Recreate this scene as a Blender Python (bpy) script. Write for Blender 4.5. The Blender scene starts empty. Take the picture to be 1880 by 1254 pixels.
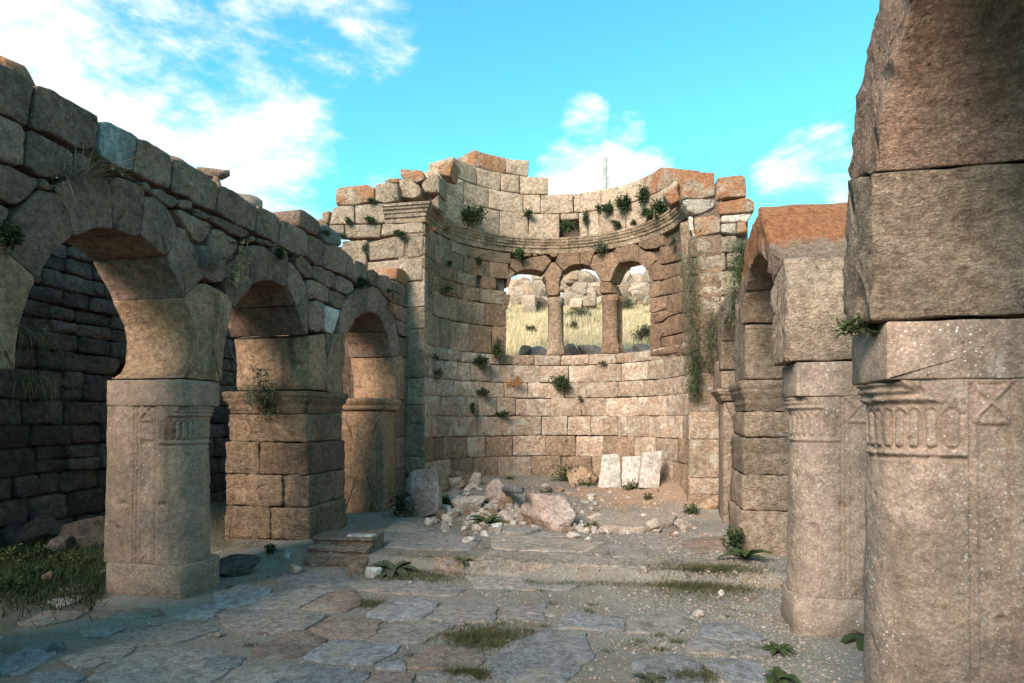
import bpy, bmesh, math, random
from mathutils import Vector, noise
R = math.radians
random.seed(7)
scene = bpy.context.scene

# ------------------------------------------------------------------ camera
F_PX, HZ, CXP, CAM_H, YAW = 1150.0, 770.0, 940.0, 1.6, R(11.5)     # photo pixels: focal length, horizon row, centre column
cam_d = bpy.data.cameras.new("camera"); cam = bpy.data.objects.new("camera", cam_d)
scene.collection.objects.link(cam); scene.camera = cam
cam.location = (0, 0, CAM_H); cam.rotation_euler = (R(90), 0, YAW)
cam_d.sensor_width = 36; cam_d.lens = 36 * F_PX / 1880; cam_d.shift_y = (HZ - 627) / 1880
cam_d.clip_start = 0.05; cam_d.clip_end = 3000

# ------------------------------------------------------------------ light
SUN_AZ, SUN_EL, SHADE_WALL_H = R(199), R(31), 4.2     # azimuth from +Y clockwise: behind and a little left of the camera
sdir = Vector((math.sin(SUN_AZ) * math.cos(SUN_EL), math.cos(SUN_AZ) * math.cos(SUN_EL), math.sin(SUN_EL)))
sl = bpy.data.lights.new("sun", 'SUN'); so = bpy.data.objects.new("sun", sl); scene.collection.objects.link(so)
sl.energy = 3.4; sl.angle = R(28); sl.color = (1.0, 0.90, 0.80)
so.rotation_euler = (-sdir).to_track_quat('-Z', 'Y').to_euler(); so.location = sdir * 40
scene.view_settings.view_transform = 'Standard'; scene.view_settings.look = 'None'
scene.view_settings.exposure = 1.34; scene.view_settings.gamma = 1; scene.view_settings.use_curve_mapping = False

def ray(x, y):
    a = (x - CXP) / F_PX; b = (HZ - y) / F_PX; s, c = math.sin(YAW), math.cos(YAW)
    return Vector((a * c - s, a * s + c, b))

world = bpy.data.worlds.new("World"); scene.world = world; world.use_nodes = True
def build_world():
    nt = world.node_tree; N = nt.nodes; L = nt.links; N.clear()
    out = N.new('ShaderNodeOutputWorld'); bg = N.new('ShaderNodeBackground'); bg.inputs[1].default_value = 0.14
    sky = N.new('ShaderNodeTexSky'); sky.sky_type = 'NISHITA'; sky.sun_disc = False
    sky.sun_elevation = SUN_EL; sky.sun_rotation = SUN_AZ; sky.altitude = 1200; sky.air_density = 1.0; sky.dust_density = 0.4; sky.ozone_density = 2.0
    tint = N.new('ShaderNodeMix'); tint.data_type = 'RGBA'; tint.blend_type = 'MULTIPLY'; tint.inputs[0].default_value = 1
    tint.inputs[7].default_value = (0.50, 1.27, 1.06, 1)
    L.new(sky.outputs[0], tint.inputs[6])
    tc = N.new('ShaderNodeTexCoord')
    def math_(op, a, b=None, c=None, clamp=False):
        m = N.new('ShaderNodeMath'); m.operation = op; m.use_clamp = clamp
        for i, v in enumerate((a, b, c)):
            if v is None: continue
            if isinstance(v, (int, float)): m.inputs[i].default_value = v
            else: L.new(v, m.inputs[i])
        return m.outputs[0]
    def smooth(v, a, b, lo=0., hi=1.):
        m = N.new('ShaderNodeMapRange'); m.interpolation_type = 'SMOOTHSTEP'
        m.inputs[1].default_value = a; m.inputs[2].default_value = b; m.inputs[3].default_value = lo; m.inputs[4].default_value = hi
        L.new(v, m.inputs[0]); return m.outputs[0]
    def nz(scale, detail, rough, stretch=(1, 1, 2.2), off=0.0, dist=0.0):
        mp = N.new('ShaderNodeMapping'); mp.inputs[3].default_value = stretch; mp.inputs[1].default_value = (off, off * .7, off * .3)
        L.new(tc.outputs['Generated'], mp.inputs[0])
        t = N.new('ShaderNodeTexNoise'); t.inputs['Scale'].default_value = scale; t.inputs['Detail'].default_value = detail
        t.inputs['Roughness'].default_value = rough; t.inputs['Distortion'].default_value = dist
        L.new(mp.outputs[0], t.inputs[0]); return t.outputs[0]
    big = nz(3.2, 10, .58, off=3.1, dist=.3); fine = nz(11, 9, .62, off=1.7, dist=.2)
    # banks of cloud: centre (as a direction), inner and outer angular radius, weight
    blobs = [((150, 40), 5, 22, .72), ((330, 200), 4, 15, .74), ((60, -150), 8, 26, .7), ((230, 260), 3, 12, .7), ((570, 330), 2, 12, .66), ((430, 320), 3, 13, .8), ((690, 300), 1, 5, .55), ((640, 60), 1, 8, .62),
             ((1075, 228), .5, 3.4, .72), ((1150, 240), .3, 3, .62), ((1040, 325), 1, 4.6, .95), ((1110, 335), 1, 5, .95), ((1190, 335), 1, 4, .9), ((1440, 300), .5, 4.5, .95), ((1500, 300), .5, 4.5, .95), ((1550, 320), .5, 4, .9), ((1075, 480), 3, 8, 1.3), ((680, 330), 1, 8, .5)]
    tot = None
    for (p, ri, ro, w) in blobs:
        d = ray(*p).normalized()
        vm = N.new('ShaderNodeVectorMath'); vm.operation = 'DOT_PRODUCT'; L.new(tc.outputs['Generated'], vm.inputs[0]); vm.inputs[1].default_value = d
        s = smooth(vm.outputs['Value'], math.cos(R(ro)), math.cos(R(ri)), 0, w)
        tot = s if tot is None else math_('MAXIMUM', tot, s)
    wisps = smooth(big, .46, .66, 0, .62)                                   # scattered cloud over the whole sky
    clear = None
    for (p, ri, ro) in (((840, 130), 3, 13), ((1270, 90), 8, 22), ((960, 150), 4, 11)):
        vm = N.new('ShaderNodeVectorMath'); vm.operation = 'DOT_PRODUCT'; L.new(tc.outputs['Generated'], vm.inputs[0]); vm.inputs[1].default_value = ray(*p).normalized()
        q = smooth(vm.outputs['Value'], math.cos(R(ro)), math.cos(R(ri)), 0, 1); clear = q if clear is None else math_('MAXIMUM', clear, q)
    base = math_('MAXIMUM', tot, math_('MULTIPLY', wisps, math_('SUBTRACT', 1.0, clear)))
    base = math_('SUBTRACT', base, math_('MULTIPLY', math_('MULTIPLY', clear, math_('SUBTRACT', 1.0, math_('MINIMUM', tot, 1.0))), .55))
    n = math_('ADD', math_('MULTIPLY', big, .55), math_('MULTIPLY', fine, .45))
    v = math_('ADD', base, math_('MULTIPLY', math_('SUBTRACT', n, .5), 4.2))
    mask = smooth(v, .26, 1.05, 0, .97)
    shade = smooth(fine, .3, .7, .82, 1.0)
    cc = N.new('ShaderNodeMix'); cc.data_type = 'RGBA'; cc.blend_type = 'MULTIPLY'; cc.inputs[0].default_value = 1
    cc.inputs[6].default_value = (3.7, 3.85, 3.95, 1)
    cmb = N.new('ShaderNodeCombineColor'); [L.new(shade, cmb.inputs[i]) for i in range(3)]
    L.new(cmb.outputs[0], cc.inputs[7])
    mx = N.new('ShaderNodeMix'); mx.data_type = 'RGBA'; L.new(mask, mx.inputs[0]); L.new(tint.outputs[2], mx.inputs[6]); L.new(cc.outputs[2], mx.inputs[7])
    L.new(mx.outputs[2], bg.inputs[0]); L.new(bg.outputs[0], out.inputs[0])
build_world()

# ------------------------------------------------------------------ pixel -> place helpers (author's survey of the site)
def onX(x, y, X): r = ray(x, y); t = X / r.x; return (r.y * t, CAM_H + r.z * t)          # -> (Y, Z)
def onY(x, y, Y): r = ray(x, y); t = Y / r.y; return (r.x * t, CAM_H + r.z * t)          # -> (X, Z)
def onZ(x, y, Z): r = ray(x, y); t = (Z - CAM_H) / r.z; return (r.x * t, r.y * t)        # -> (X, Y)
XL, XR = -4.0, 1.16
YS = 10.45                                                                               # face of the apse shoulders
AX, AY, AR, ST = -1.45, 10.80, 2.24, 0.35                                                # apse centre, radius, straight jamb
ARC = math.pi * AR
def apse_P(s, d):      # s metres along the wall from the left shoulder corner; d metres behind the face
    if s < ST: return Vector((AX - AR - d, YS + s, 0))
    if s > ST + ARC: return Vector((AX + AR + d, AY - (s - ST - ARC), 0))
    a = (s - ST) / AR
    return Vector((AX - math.cos(a) * (AR + d), AY + math.sin(a) * (AR + d), 0))
def onA(x, y):
    r = ray(x, y); A = r.x ** 2 + r.y ** 2; B = -2 * (r.x * AX + r.y * AY); C = AX ** 2 + AY ** 2 - AR ** 2
    D = B * B - 4 * A * C
    if D > 0:
        t = (-B + math.sqrt(D)) / 2 / A; X, Y = r.x * t, r.y * t
        if Y >= AY:
            a = math.atan2(Y - AY, -(X - AX)); return (ST + a * AR, CAM_H + r.z * t)
    X0 = AX - AR if x < 1000 else AX + AR
    t = X0 / r.x; Y = r.y * t
    Y = min(max(Y, YS + .004), AY + .3)
    t = Y / r.y
    return ((Y - YS) if x < 1000 else (ST + ARC + AY - Y), CAM_H + r.z * t)
def crop(name, pts):
    ox, oy, s = {'A': (0, 90, 4.6975), 'B': (200, 220, 4.6975), 'C': (380, 340, 4.6975), 'D': (0, 330, 4.6975), 'E': (400, 540, 4.6975),
                 'V': (740, 380, 5.875), 'W': (1000, 440, 5.875), 'Q': (1100, 280, 3.3), 'S': (590, 260, 5.875), 'U': (760, 250, 2.916),
                 'P': (380, 980, 3.0323), 'G': (0, 850, 3.104), 'K': (900, 980, 2.611), 'M': (700, 820, 2.9375), 'F': (380, 700, 3.059), 'px': (0, 0, 1)}[name]
    return [(ox + x / s, oy + y / s) for x, y in pts]

# ------------------------------------------------------------------ materials
def new_mat(name):
    m = bpy.data.materials.new(name); m.use_nodes = True; return m
WARM = (.895, .86)
def stone_mat(name, c1, c2,  streak=(.05, .035, .025), streak_amt=.5, speck=.35, lichen=0.0, lichen_z=None, bump=.5, pale=0.25, pale_col=(.55, .5, .44), var=.22, chisel=0.4, fscale=1.0, moss=0.0, dust=0.0, mottle=1.0):
    c1 = (c1[0] * 1.06, c1[1] * WARM[0], c1[2] * WARM[1]); c2 = (c2[0] * 1.02, c2[1] * WARM[0], c2[2] * WARM[1])
    m = new_mat(name); nt = m.node_tree; N = nt.nodes; L = nt.links
    bs = N['Principled BSDF']; bs.inputs['Roughness'].default_value = .93; bs.inputs['Specular IOR Level'].default_value = .22
    tc = N.new('ShaderNodeTexCoord'); oi = N.new('ShaderNodeObjectInfo')
    vm = N.new('ShaderNodeVectorMath'); vm.operation = 'SCALE'; vm.inputs[0].default_value = (13, 29, 47); L.new(oi.outputs['Random'], vm.inputs['Scale'])
    va = N.new('ShaderNodeVectorMath'); va.operation = 'ADD'; L.new(tc.outputs['Object'], va.inputs[0]); L.new(vm.outputs[0], va.inputs[1])
    co = va.outputs[0]
    def noise_(scale, detail=6, rough=.6, st=None, dist=0):
        t = N.new('ShaderNodeTexNoise'); t.inputs['Scale'].default_value = scale; t.inputs['Detail'].default_value = detail; t.inputs['Roughness'].default_value = rough; t.inputs['Distortion'].default_value = dist
        if st:
            mp = N.new('ShaderNodeMapping'); mp.inputs[3].default_value = st; L.new(co, mp.inputs[0]); L.new(mp.outputs[0], t.inputs[0])
        else: L.new(co, t.inputs[0])
        return t.outputs[0]
    def rng(v, a, b, lo=0., hi=1.):
        r = N.new('ShaderNodeMapRange'); r.interpolation_type = 'SMOOTHSTEP'
        for i, q in enumerate((a, b, lo, hi)): r.inputs[i + 1].default_value = q
        L.new(v, r.inputs[0]); return r.outputs[0]
    def mix(f, a, b, bt='MIX'):
        x = N.new('ShaderNodeMix'); x.data_type = 'RGBA'; x.blend_type = bt
        if isinstance(f, (int, float)): x.inputs[0].default_value = f
        else: L.new(f, x.inputs[0])
        for i, q in ((6, a), (7, b)):
            if isinstance(q, tuple): x.inputs[i].default_value = (*q[:3], 1)
            else: L.new(q, x.inputs[i])
        return x.outputs[2]
    def mth(op, a, b=None):
        x = N.new('ShaderNodeMath'); x.operation = op
        for i, q in enumerate((a, b)):
            if q is None: continue
            if isinstance(q, (int, float)): x.inputs[i].default_value = q
            else: L.new(q, x.inputs[i])
        return x.outputs[0]
    patch = noise_(2.2 * fscale, 8, .62, dist=.4)
    col = mix(rng(patch, .36, .64), c1, c2)
    mott = noise_(17 * fscale, 9, .72)
    col = mix(rng(mott, .36, .66, .0, .8 * mottle), col, mix(1.0, col, (.40, .37, .34), 'MULTIPLY'))
    blot = noise_(6.3 * fscale, 7, .68, dist=.6)
    col = mix(rng(blot, .50, .68, 0, .55 * mottle), col, mix(1.0, col, (.50, .45, .40), 'MULTIPLY'))
    grain = noise_(75, 4, .7)
    col = mix(rng(grain, .42, .68, 0, .8), col, mix(1.0, col, (1.85, 1.8, 1.72), 'MULTIPLY'))
    if pale:
        pn = noise_(5.5 * fscale, 9, .7, dist=.7)
        col = mix(rng(pn, .62 - pale * .22, .80 - pale * .22, 0, .75), col, pale_col)
    if streak_amt:
        stn = noise_(1.0, 7, .62, st=(3.3, 3.3, .55), dist=.5)
        col = mix(rng(stn, .50, .72, 0, streak_amt), col, streak)
    # object to object difference
    val = rng(oi.outputs['Random'], 0, 1, 1 - var, 1 + var)
    cmb = N.new('ShaderNodeCombineColor'); L.new(val, cmb.inputs[0]); L.new(val, cmb.inputs[1]); L.new(mth('MULTIPLY', val, .99), cmb.inputs[2])
    col = mix(1.0, col, cmb.outputs[0], 'MULTIPLY')
    if speck:
        vo = N.new('ShaderNodeTexVoronoi'); vo.inputs['Scale'].default_value = 40; L.new(co, vo.inputs[0])
        vo.inputs['Randomness'].default_value = 1
        size = noise_(31, 3, .6)
        d = mth('SUBTRACT', vo.outputs['Distance'], mth('MULTIPLY', mth('SUBTRACT', size, .40), 1.05))
        sm = rng(d, .0, .07, 1.0, 0)
        msk = rng(noise_(1.9, 4, .6), .42, .66, .15, 1.0)
        sm = mth('MULTIPLY', mth('MULTIPLY', sm, msk), speck)
        col = mix(sm, col, (.62, .58, .52))
    pv = N.new('ShaderNodeTexVoronoi'); pv.inputs['Scale'].default_value = 21 * min(fscale, 1.5); L.new(co, pv.inputs[0])
    pitm = mth('MULTIPLY', rng(mth('SUBTRACT', pv.outputs['Distance'], mth('MULTIPLY', mth('SUBTRACT', noise_(11, 4, .7), .47), 1.1)), .0, .09, 1, 0), rng(noise_(1.3, 3, .6), .40, .62, .1, 1))
    col = mix(mth('MULTIPLY', pitm, .7), col, mix(1.0, col, (.34, .30, .27), 'MULTIPLY'))
    geo = N.new('ShaderNodeNewGeometry'); sep = N.new('ShaderNodeSeparateXYZ'); L.new(geo.outputs['Normal'], sep.inputs[0])
    if lichen:
        ln = mth('ADD', mth('MULTIPLY', noise_(3.2, 4, .6, dist=.5), .62), mth('MULTIPLY', noise_(15, 9, .75), .42))
        a = mth('ADD', ln, mth('MULTIPLY', sep.outputs[2], .07))
        if lichen_z is not None:
            sp = N.new('ShaderNodeSeparateXYZ'); L.new(geo.outputs['Position'], sp.inputs[0])
            a = mth('ADD', a, rng(sp.outputs[2], lichen_z - .25, lichen_z + .25, -.45, .12))
        lm = rng(a, .64 - lichen * .28, .80 - lichen * .28, 0, .88)
        lc = mix(rng(noise_(22, 6, .7), .35, .65), (.27, .078, .030), (.42, .18, .075))
        col = mix(lm, col, lc)
    if moss:
        ms = mth('ADD', noise_(6, 8, .7), mth('MULTIPLY', sep.outputs[2], .12))
        col = mix(rng(ms, .66 - moss * .2, .76 - moss * .2, 0, .8), col, (.075, .078, .03))
    if dust:
        dn = N.new('ShaderNodeTexNoise'); dn.inputs['Scale'].default_value = 2.6; dn.inputs['Detail'].default_value = 9; dn.inputs['Roughness'].default_value = .68; L.new(geo.outputs['Position'], dn.inputs[0])
        col = mix(rng(dn.outputs[0], .55 - dust * .2, .66 - dust * .1, 0, .85), col, mix(rng(mott, .35, .65), (.33, .27, .205), (.23, .19, .15)))
    L.new(col, bs.inputs['Base Color'])
    # relief
    h = mth('MULTIPLY', noise_(9 * fscale, 10, .68), .9)
    h = mth('ADD', h, mth('MULTIPLY', noise_(48, 6, .7), .35))
    h = mth('SUBTRACT', h, mth('MULTIPLY', pitm, .30))
    if chisel: h = mth('ADD', h, mth('MULTIPLY', noise_(1.0, 7, .7, st=(17, 17, 44), dist=.9), chisel))
    bp = N.new('ShaderNodeBump'); bp.inputs['Strength'].default_value = min(1, bump * 1.25); bp.inputs['Distance'].default_value = .075
    L.new(h, bp.inputs['Height']); L.new(bp.outputs[0], bs.inputs['Normal'])
    return m
M = {}
M['arcade'] = stone_mat('arcade_stone', (.285, .205, .158), (.205, .152, .118), streak_amt=.35, speck=.28, pale=.05, bump=.75)
M['haunch'] = stone_mat('haunch_stone', (.34, .235, .148), (.24, .17, .11), streak=(.045, .028, .018), streak_amt=.72, speck=.3, pale=.06, bump=.45, chisel=.3, var=.06)
M['shaft'] = stone_mat('pier_stone', (.295, .222, .168), (.195, .155, .125), streak=(.10, .062, .036), streak_amt=.65, speck=.75, pale=.05, bump=.4, chisel=0, var=.05, mottle=.55)
M['shaft_r'] = stone_mat('right_pier_stone', (.31, .26, .21), (.215, .18, .148), streak=(.11, .08, .055), streak_amt=.6, speck=.8, pale=.08, bump=.42, chisel=0, var=.05, mottle=.6)
M['block_r'] = stone_mat('right_arcade_stone', (.37, .31, .235), (.28, .235, .18), streak=(.10, .065, .035), streak_amt=.5, speck=.5, pale=.12, bump=.75, chisel=.7)
M['rust_r'] = stone_mat('reddish_arcade_stone', (.33, .235, .175), (.27, .20, .155), streak_amt=.3, speck=.35, pale=.05, lichen=.22, bump=.75)
M['block_lich'] = stone_mat('orange_lichened_block', (.33, .27, .2), (.27, .2, .15), streak_amt=.2, speck=.4, pale=.1, lichen=.90, lichen_z=3.12, bump=.8, chisel=.6)
M['pierblock'] = stone_mat('pier_block_stone', (.30, .22, .145), (.20, .15, .105), streak=(.08, .05, .03), streak_amt=.45, speck=.3, pale=.1, pale_col=(.45, .38, .3), bump=.85, chisel=.8)
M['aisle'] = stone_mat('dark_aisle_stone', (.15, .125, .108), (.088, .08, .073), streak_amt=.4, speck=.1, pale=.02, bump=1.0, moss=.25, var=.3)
M['apse'] = stone_mat('apse_stone', (.40, .315, .225), (.31, .24, .17), streak=(.16, .115, .075), streak_amt=.45, speck=.2, pale=.32, pale_col=(.56, .49, .39), bump=.8, chisel=.7, var=.16)
M['apse_low'] = stone_mat('pale_apse_stone', (.54, .44, .335), (.42, .335, .25), streak=(.25, .19, .13), streak_amt=.4, speck=.15, pale=.7, pale_col=(.66, .585, .475), bump=.8, chisel=.7, var=.14)
M['apse_warm'] = stone_mat('brown_apse_stone', (.36, .25, .165), (.27, .19, .13), streak=(.12, .08, .05), streak_amt=.45, speck=.12, pale=.06, bump=.8, chisel=.8, var=.14)
M['apse_up'] = stone_mat('upper_apse_stone', (.40, .325, .245), (.33, .265, .195), streak=(.22, .15, .10), streak_amt=.45, speck=.25, pale=.3, pale_col=(.62, .56, .47), lichen=.10, bump=.5, chisel=.3, var=.09)
M['lichen'] = stone_mat('lichened_stone', (.43, .36, .28), (.34, .28, .21), streak_amt=.2, speck=.3, pale=.35, lichen=.80, bump=.9, var=.1)
M['shoulder'] = stone_mat('shoulder_stone', (.46, .385, .295), (.37, .305, .23), streak=(.16, .12, .08), streak_amt=.4, speck=.15, pale=.3, pale_col=(.6, .53, .44), lichen=.05, bump=.9, chisel=.9, var=.14)
M['marble'] = stone_mat('white_marble', (.50, .50, .46), (.36, .37, .34), streak=(.22, .2, .17), streak_amt=.45, speck=0, pale=.5, pale_col=(.68, .66, .6), bump=.35, chisel=0, var=.1)
M['greymarble'] = stone_mat('grey_marble', (.22, .22, .205), (.15, .15, .14), streak=(.62, .6, .54), streak_amt=.4, speck=.1, pale=.22, pale_col=(.62, .6, .54), bump=.4, chisel=0, moss=.15)
M['plaster'] = stone_mat('bluish_plaster', (.21, .25, .265), (.155, .17, .175), streak=(.09, .07, .06), streak_amt=.5, speck=.1, pale=.3, pale_col=(.33, .37, .38), bump=.5, chisel=0)
M['palewedge'] = stone_mat('pale_marble_wedge', (.42, .44, .41), (.31, .33, .31), streak=(.15, .14, .12), streak_amt=.5, speck=0, pale=.4, bump=.35, chisel=0)
M['pink'] = stone_mat('pink_white_boulder', (.62, .57, .51), (.55, .41, .35), streak=(.36, .26, .2), streak_amt=.3, speck=.1, pale=.45, pale_col=(.7, .66, .6), bump=.7, chisel=0)
M['rubble'] = stone_mat('pale_rubble', (.62, .57, .5), (.50, .44, .36), streak_amt=.12, streak=(.3, .17, .09), speck=.1, pale=.55, pale_col=(.7, .67, .6), bump=.8, chisel=0, var=.25, fscale=2.2)
M['tanrock'] = stone_mat('tan_rock', (.38, .29, .2), (.29, .22, .16), streak_amt=.3, speck=.1, pale=.15, bump=.8, chisel=0, var=.2)
M['darkrock'] = stone_mat('dark_rock', (.10, .09, .08), (.07, .065, .06), streak_amt=.2, speck=.1, pale=.1, pale_col=(.2, .19, .18), bump=.9, chisel=0)
M['outrock'] = stone_mat('hill_rock', (.42, .35, .28), (.30, .25, .2), streak_amt=.25, streak=(.26, .14, .07), speck=.0, pale=.3, pale_col=(.54, .49, .42), bump=.9, chisel=0, var=.25)
M['outdark'] = stone_mat('grey_wall_rock', (.24, .23, .22), (.18, .17, .165), streak_amt=.2, speck=.1, pale=.2, pale_col=(.3, .29, .28), bump=.9, chisel=0)
M['slab'] = stone_mat('paving_slab', (.26, .265, .255), (.30, .27, .235), streak_amt=0, speck=.55, pale=.25, pale_col=(.36, .345, .31), bump=.5, chisel=0, var=.16, dust=.2)
M['slab_blue'] = stone_mat('bluish_paving_slab', (.205, .23, .245), (.25, .262, .265), streak_amt=0, speck=.6, pale=.25, pale_col=(.33, .335, .33), bump=.45, chisel=0, var=.14, dust=.2)
M['slab_brown'] = stone_mat('brownish_paving_slab', (.26, .205, .16), (.22, .185, .155), streak_amt=0, speck=.4, pale=.15, pale_col=(.36, .31, .26), bump=.5, chisel=0, var=.12, dust=.2)
M['slab_pale'] = stone_mat('pale_platform_slab', (.36, .325, .27), (.28, .26, .225), streak_amt=0, speck=.4, pale=.35, pale_col=(.45, .42, .36), bump=.5, chisel=0, var=.08, dust=.2)
M['core'] = stone_mat('mortar_rubble', (.16, .125, .095), (.11, .085, .065), streak_amt=.3, speck=.1, pale=.1, bump=1.0, chisel=0)

def simple_mat(name, c1, c2, rough=.9, scale=6.0, bump=.3, trans=0.0, var=.25):
    m = new_mat(name); nt = m.node_tree; N = nt.nodes; L = nt.links; bs = N['Principled BSDF']; bs.inputs['Roughness'].default_value = rough
    bs.inputs['Specular IOR Level'].default_value = .2
    tc = N.new('ShaderNodeTexCoord'); t = N.new('ShaderNodeTexNoise'); t.inputs['Scale'].default_value = scale; t.inputs['Detail'].default_value = 6; L.new(tc.outputs['Object'], t.inputs[0])
    rp = N.new('ShaderNodeValToRGB'); rp.color_ramp.elements[0].position = .32; rp.color_ramp.elements[1].position = .68
    rp.color_ramp.elements[0].color = (*c1, 1); rp.color_ramp.elements[1].color = (*c2, 1); L.new(t.outputs[0], rp.inputs[0]); L.new(rp.outputs[0], bs.inputs['Base Color'])
    if bump:
        b = N.new('ShaderNodeBump'); b.inputs['Strength'].default_value = bump; b.inputs['Distance'].default_value = .02; L.new(t.outputs[0], b.inputs['Height']); L.new(b.outputs[0], bs.inputs['Normal'])
    if trans:
        tr = N.new('ShaderNodeBsdfTranslucent'); L.new(rp.outputs[0], tr.inputs[0]); mx = N.new('ShaderNodeMixShader'); mx.inputs[0].default_value = trans
        L.new(bs.outputs[0], mx.inputs[1]); L.new(tr.outputs[0], mx.inputs[2]); L.new(mx.outputs[0], N['Material Output'].inputs[0])
    return m
M['leaf'] = simple_mat('green_leaves', (.035, .05, .016), (.085, .105, .035), scale=18, bump=0, trans=.25)
M['leafdark'] = simple_mat('dark_green_leaves', (.022, .035, .014), (.055, .075, .028), scale=18, bump=0, trans=.2)
M['leafgrey'] = simple_mat('grey_green_leaves', (.065, .068, .038), (.13, .125, .07), scale=18, bump=0, trans=.25)
M['dryleaf'] = simple_mat('dry_straw', (.30, .22, .11), (.42, .32, .18), scale=18, bump=0, trans=.25)
M['orangeleaf'] = simple_mat('orange_dry_plant', (.38, .16, .05), (.52, .27, .10), scale=18, bump=0, trans=.25)
M['rustleaf'] = simple_mat('rust_dry_plant', (.22, .09, .045), (.32, .15, .08), scale=18, bump=0, trans=.25)
M['greystem'] = simple_mat('grey_dry_stems', (.16, .14, .11), (.27, .24, .19), scale=18, bump=0, trans=.15)
M['strawfar'] = simple_mat('hill_straw', (.60, .44, .25), (.72, .56, .34), scale=1.3, bump=0, trans=.35)
M['grass'] = simple_mat('short_grass', (.055, .062, .02), (.15, .125, .06), scale=9, bump=0, trans=.25)
M['wood'] = simple_mat('weathered_wood', (.22, .21, .19), (.32, .30, .27), scale=3, bump=.3)
M['wire'] = simple_mat('wire', (.12, .12, .13), (.14, .14, .15), bump=0)

def ground_mat(name, c1, c2, c3, gravel=True, hill=False):
    m = new_mat(name); nt = m.node_tree; N = nt.nodes; L = nt.links; bs = N['Principled BSDF']; bs.inputs['Roughness'].default_value = .97
    bs.inputs['Specular IOR Level'].default_value = .15
    tc = N.new('ShaderNodeTexCoord'); co = tc.outputs['Object']
    def noise_(scale, detail=7, rough=.62, dist=.3):
        t = N.new('ShaderNodeTexNoise'); t.inputs['Scale'].default_value = scale; t.inputs['Detail'].default_value = detail; t.inputs['Roughness'].default_value = rough; t.inputs['Distortion'].default_value = dist
        L.new(co, t.inputs[0]); return t.outputs[0]
    def rng(v, a, b, lo=0., hi=1.):
        r = N.new('ShaderNodeMapRange'); r.interpolation_type = 'SMOOTHSTEP'
        for i, q in enumerate((a, b, lo, hi)): r.inputs[i + 1].default_value = q
        L.new(v, r.inputs[0]); return r.outputs[0]
    def mix(f, a, b, bt='MIX'):
        x = N.new('ShaderNodeMix'); x.data_type = 'RGBA'; x.blend_type = bt
        if isinstance(f, (int, float)): x.inputs[0].default_value = f
        else: L.new(f, x.inputs[0])
        for i, q in ((6, a), (7, b)):
            if isinstance(q, tuple): x.inputs[i].default_value = (*q[:3], 1)
            else: L.new(q, x.inputs[i])
        return x.outputs[2]
    col = mix(rng(noise_(.9), .38, .62), c1, c2)
    col = mix(rng(noise_(3.5), .5, .7), col, c3)
    col = mix(rng(noise_(40), .3, .7, 0, .6), col, mix(1.0, col, (.45, .43, .4), 'MULTIPLY'))
    hsrc = noise_(30, 8, .7)
    if gravel:
        vd = N.new('ShaderNodeVectorMath'); vd.operation = 'DISTANCE'; L.new(co, vd.inputs[0]); vd.inputs[1].default_value = (.15, 11.2, .4)
        es = N.new('ShaderNodeMath'); es.operation = 'ADD'; L.new(vd.outputs['Value'], es.inputs[0]); L.new(rng(noise_(2.6), .3, .7, -.6, .6), es.inputs[1])
        col = mix(rng(es.outputs[0], .5, 1.5, .85, 0), col, mix(rng(noise_(9), .35, .65), (.36, .19, .10), (.28, .17, .10)))
        for sc, th, wcol in ((38, .26, (.6, .58, .54)), (80, .3, (.5, .48, .44))):
            vo = N.new('ShaderNodeTexVoronoi'); vo.inputs['Scale'].default_value = sc; L.new(co, vo.inputs[0])
            sepx = N.new('ShaderNodeSeparateXYZ'); L.new(co, sepx.inputs[0])
            dens = N.new('ShaderNodeMath'); dens.operation = 'ADD'; L.new(noise_(1.4), dens.inputs[0]); L.new(rng(sepx.outputs[0], -2.5, 1.2, -.02, .20), dens.inputs[1])
            a = rng(vo.outputs['Distance'], th * .7, th, 1, 0)
            g = N.new('ShaderNodeMath'); g.operation = 'MULTIPLY'; L.new(a, g.inputs[0]); L.new(rng(dens.outputs[0], .45, .72, .05, .95), g.inputs[1])
            wc = mix(1.0, wcol, vo.outputs['Color'], 'MULTIPLY'); wc = mix(.55, wc, wcol)
            col = mix(g.outputs[0], col, wc)
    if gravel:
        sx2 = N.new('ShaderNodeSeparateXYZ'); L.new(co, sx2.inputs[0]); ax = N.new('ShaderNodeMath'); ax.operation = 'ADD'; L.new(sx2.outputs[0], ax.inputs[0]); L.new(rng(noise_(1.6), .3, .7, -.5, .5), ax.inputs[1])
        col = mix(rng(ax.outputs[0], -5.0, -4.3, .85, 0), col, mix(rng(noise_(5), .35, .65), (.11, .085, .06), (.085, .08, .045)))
    L.new(col, bs.inputs['Base Color'])
    bp = N.new('ShaderNodeBump'); bp.inputs['Strength'].default_value = .7; bp.inputs['Distance'].default_value = .03; L.new(hsrc, bp.inputs['Height']); L.new(bp.outputs[0], bs.inputs['Normal'])
    return m
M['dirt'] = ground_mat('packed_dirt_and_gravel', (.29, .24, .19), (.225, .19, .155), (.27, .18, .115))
M['hill'] = ground_mat('dry_hillside', (.42, .32, .19), (.5, .38, .24), (.3, .23, .14), gravel=False)
M['pebble'] = stone_mat('pebble_stone', (.45, .42, .37), (.3, .28, .25), streak_amt=0, speck=0, pale=.4, pale_col=(.62, .6, .55), bump=.2, chisel=0, fscale=6)

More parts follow.
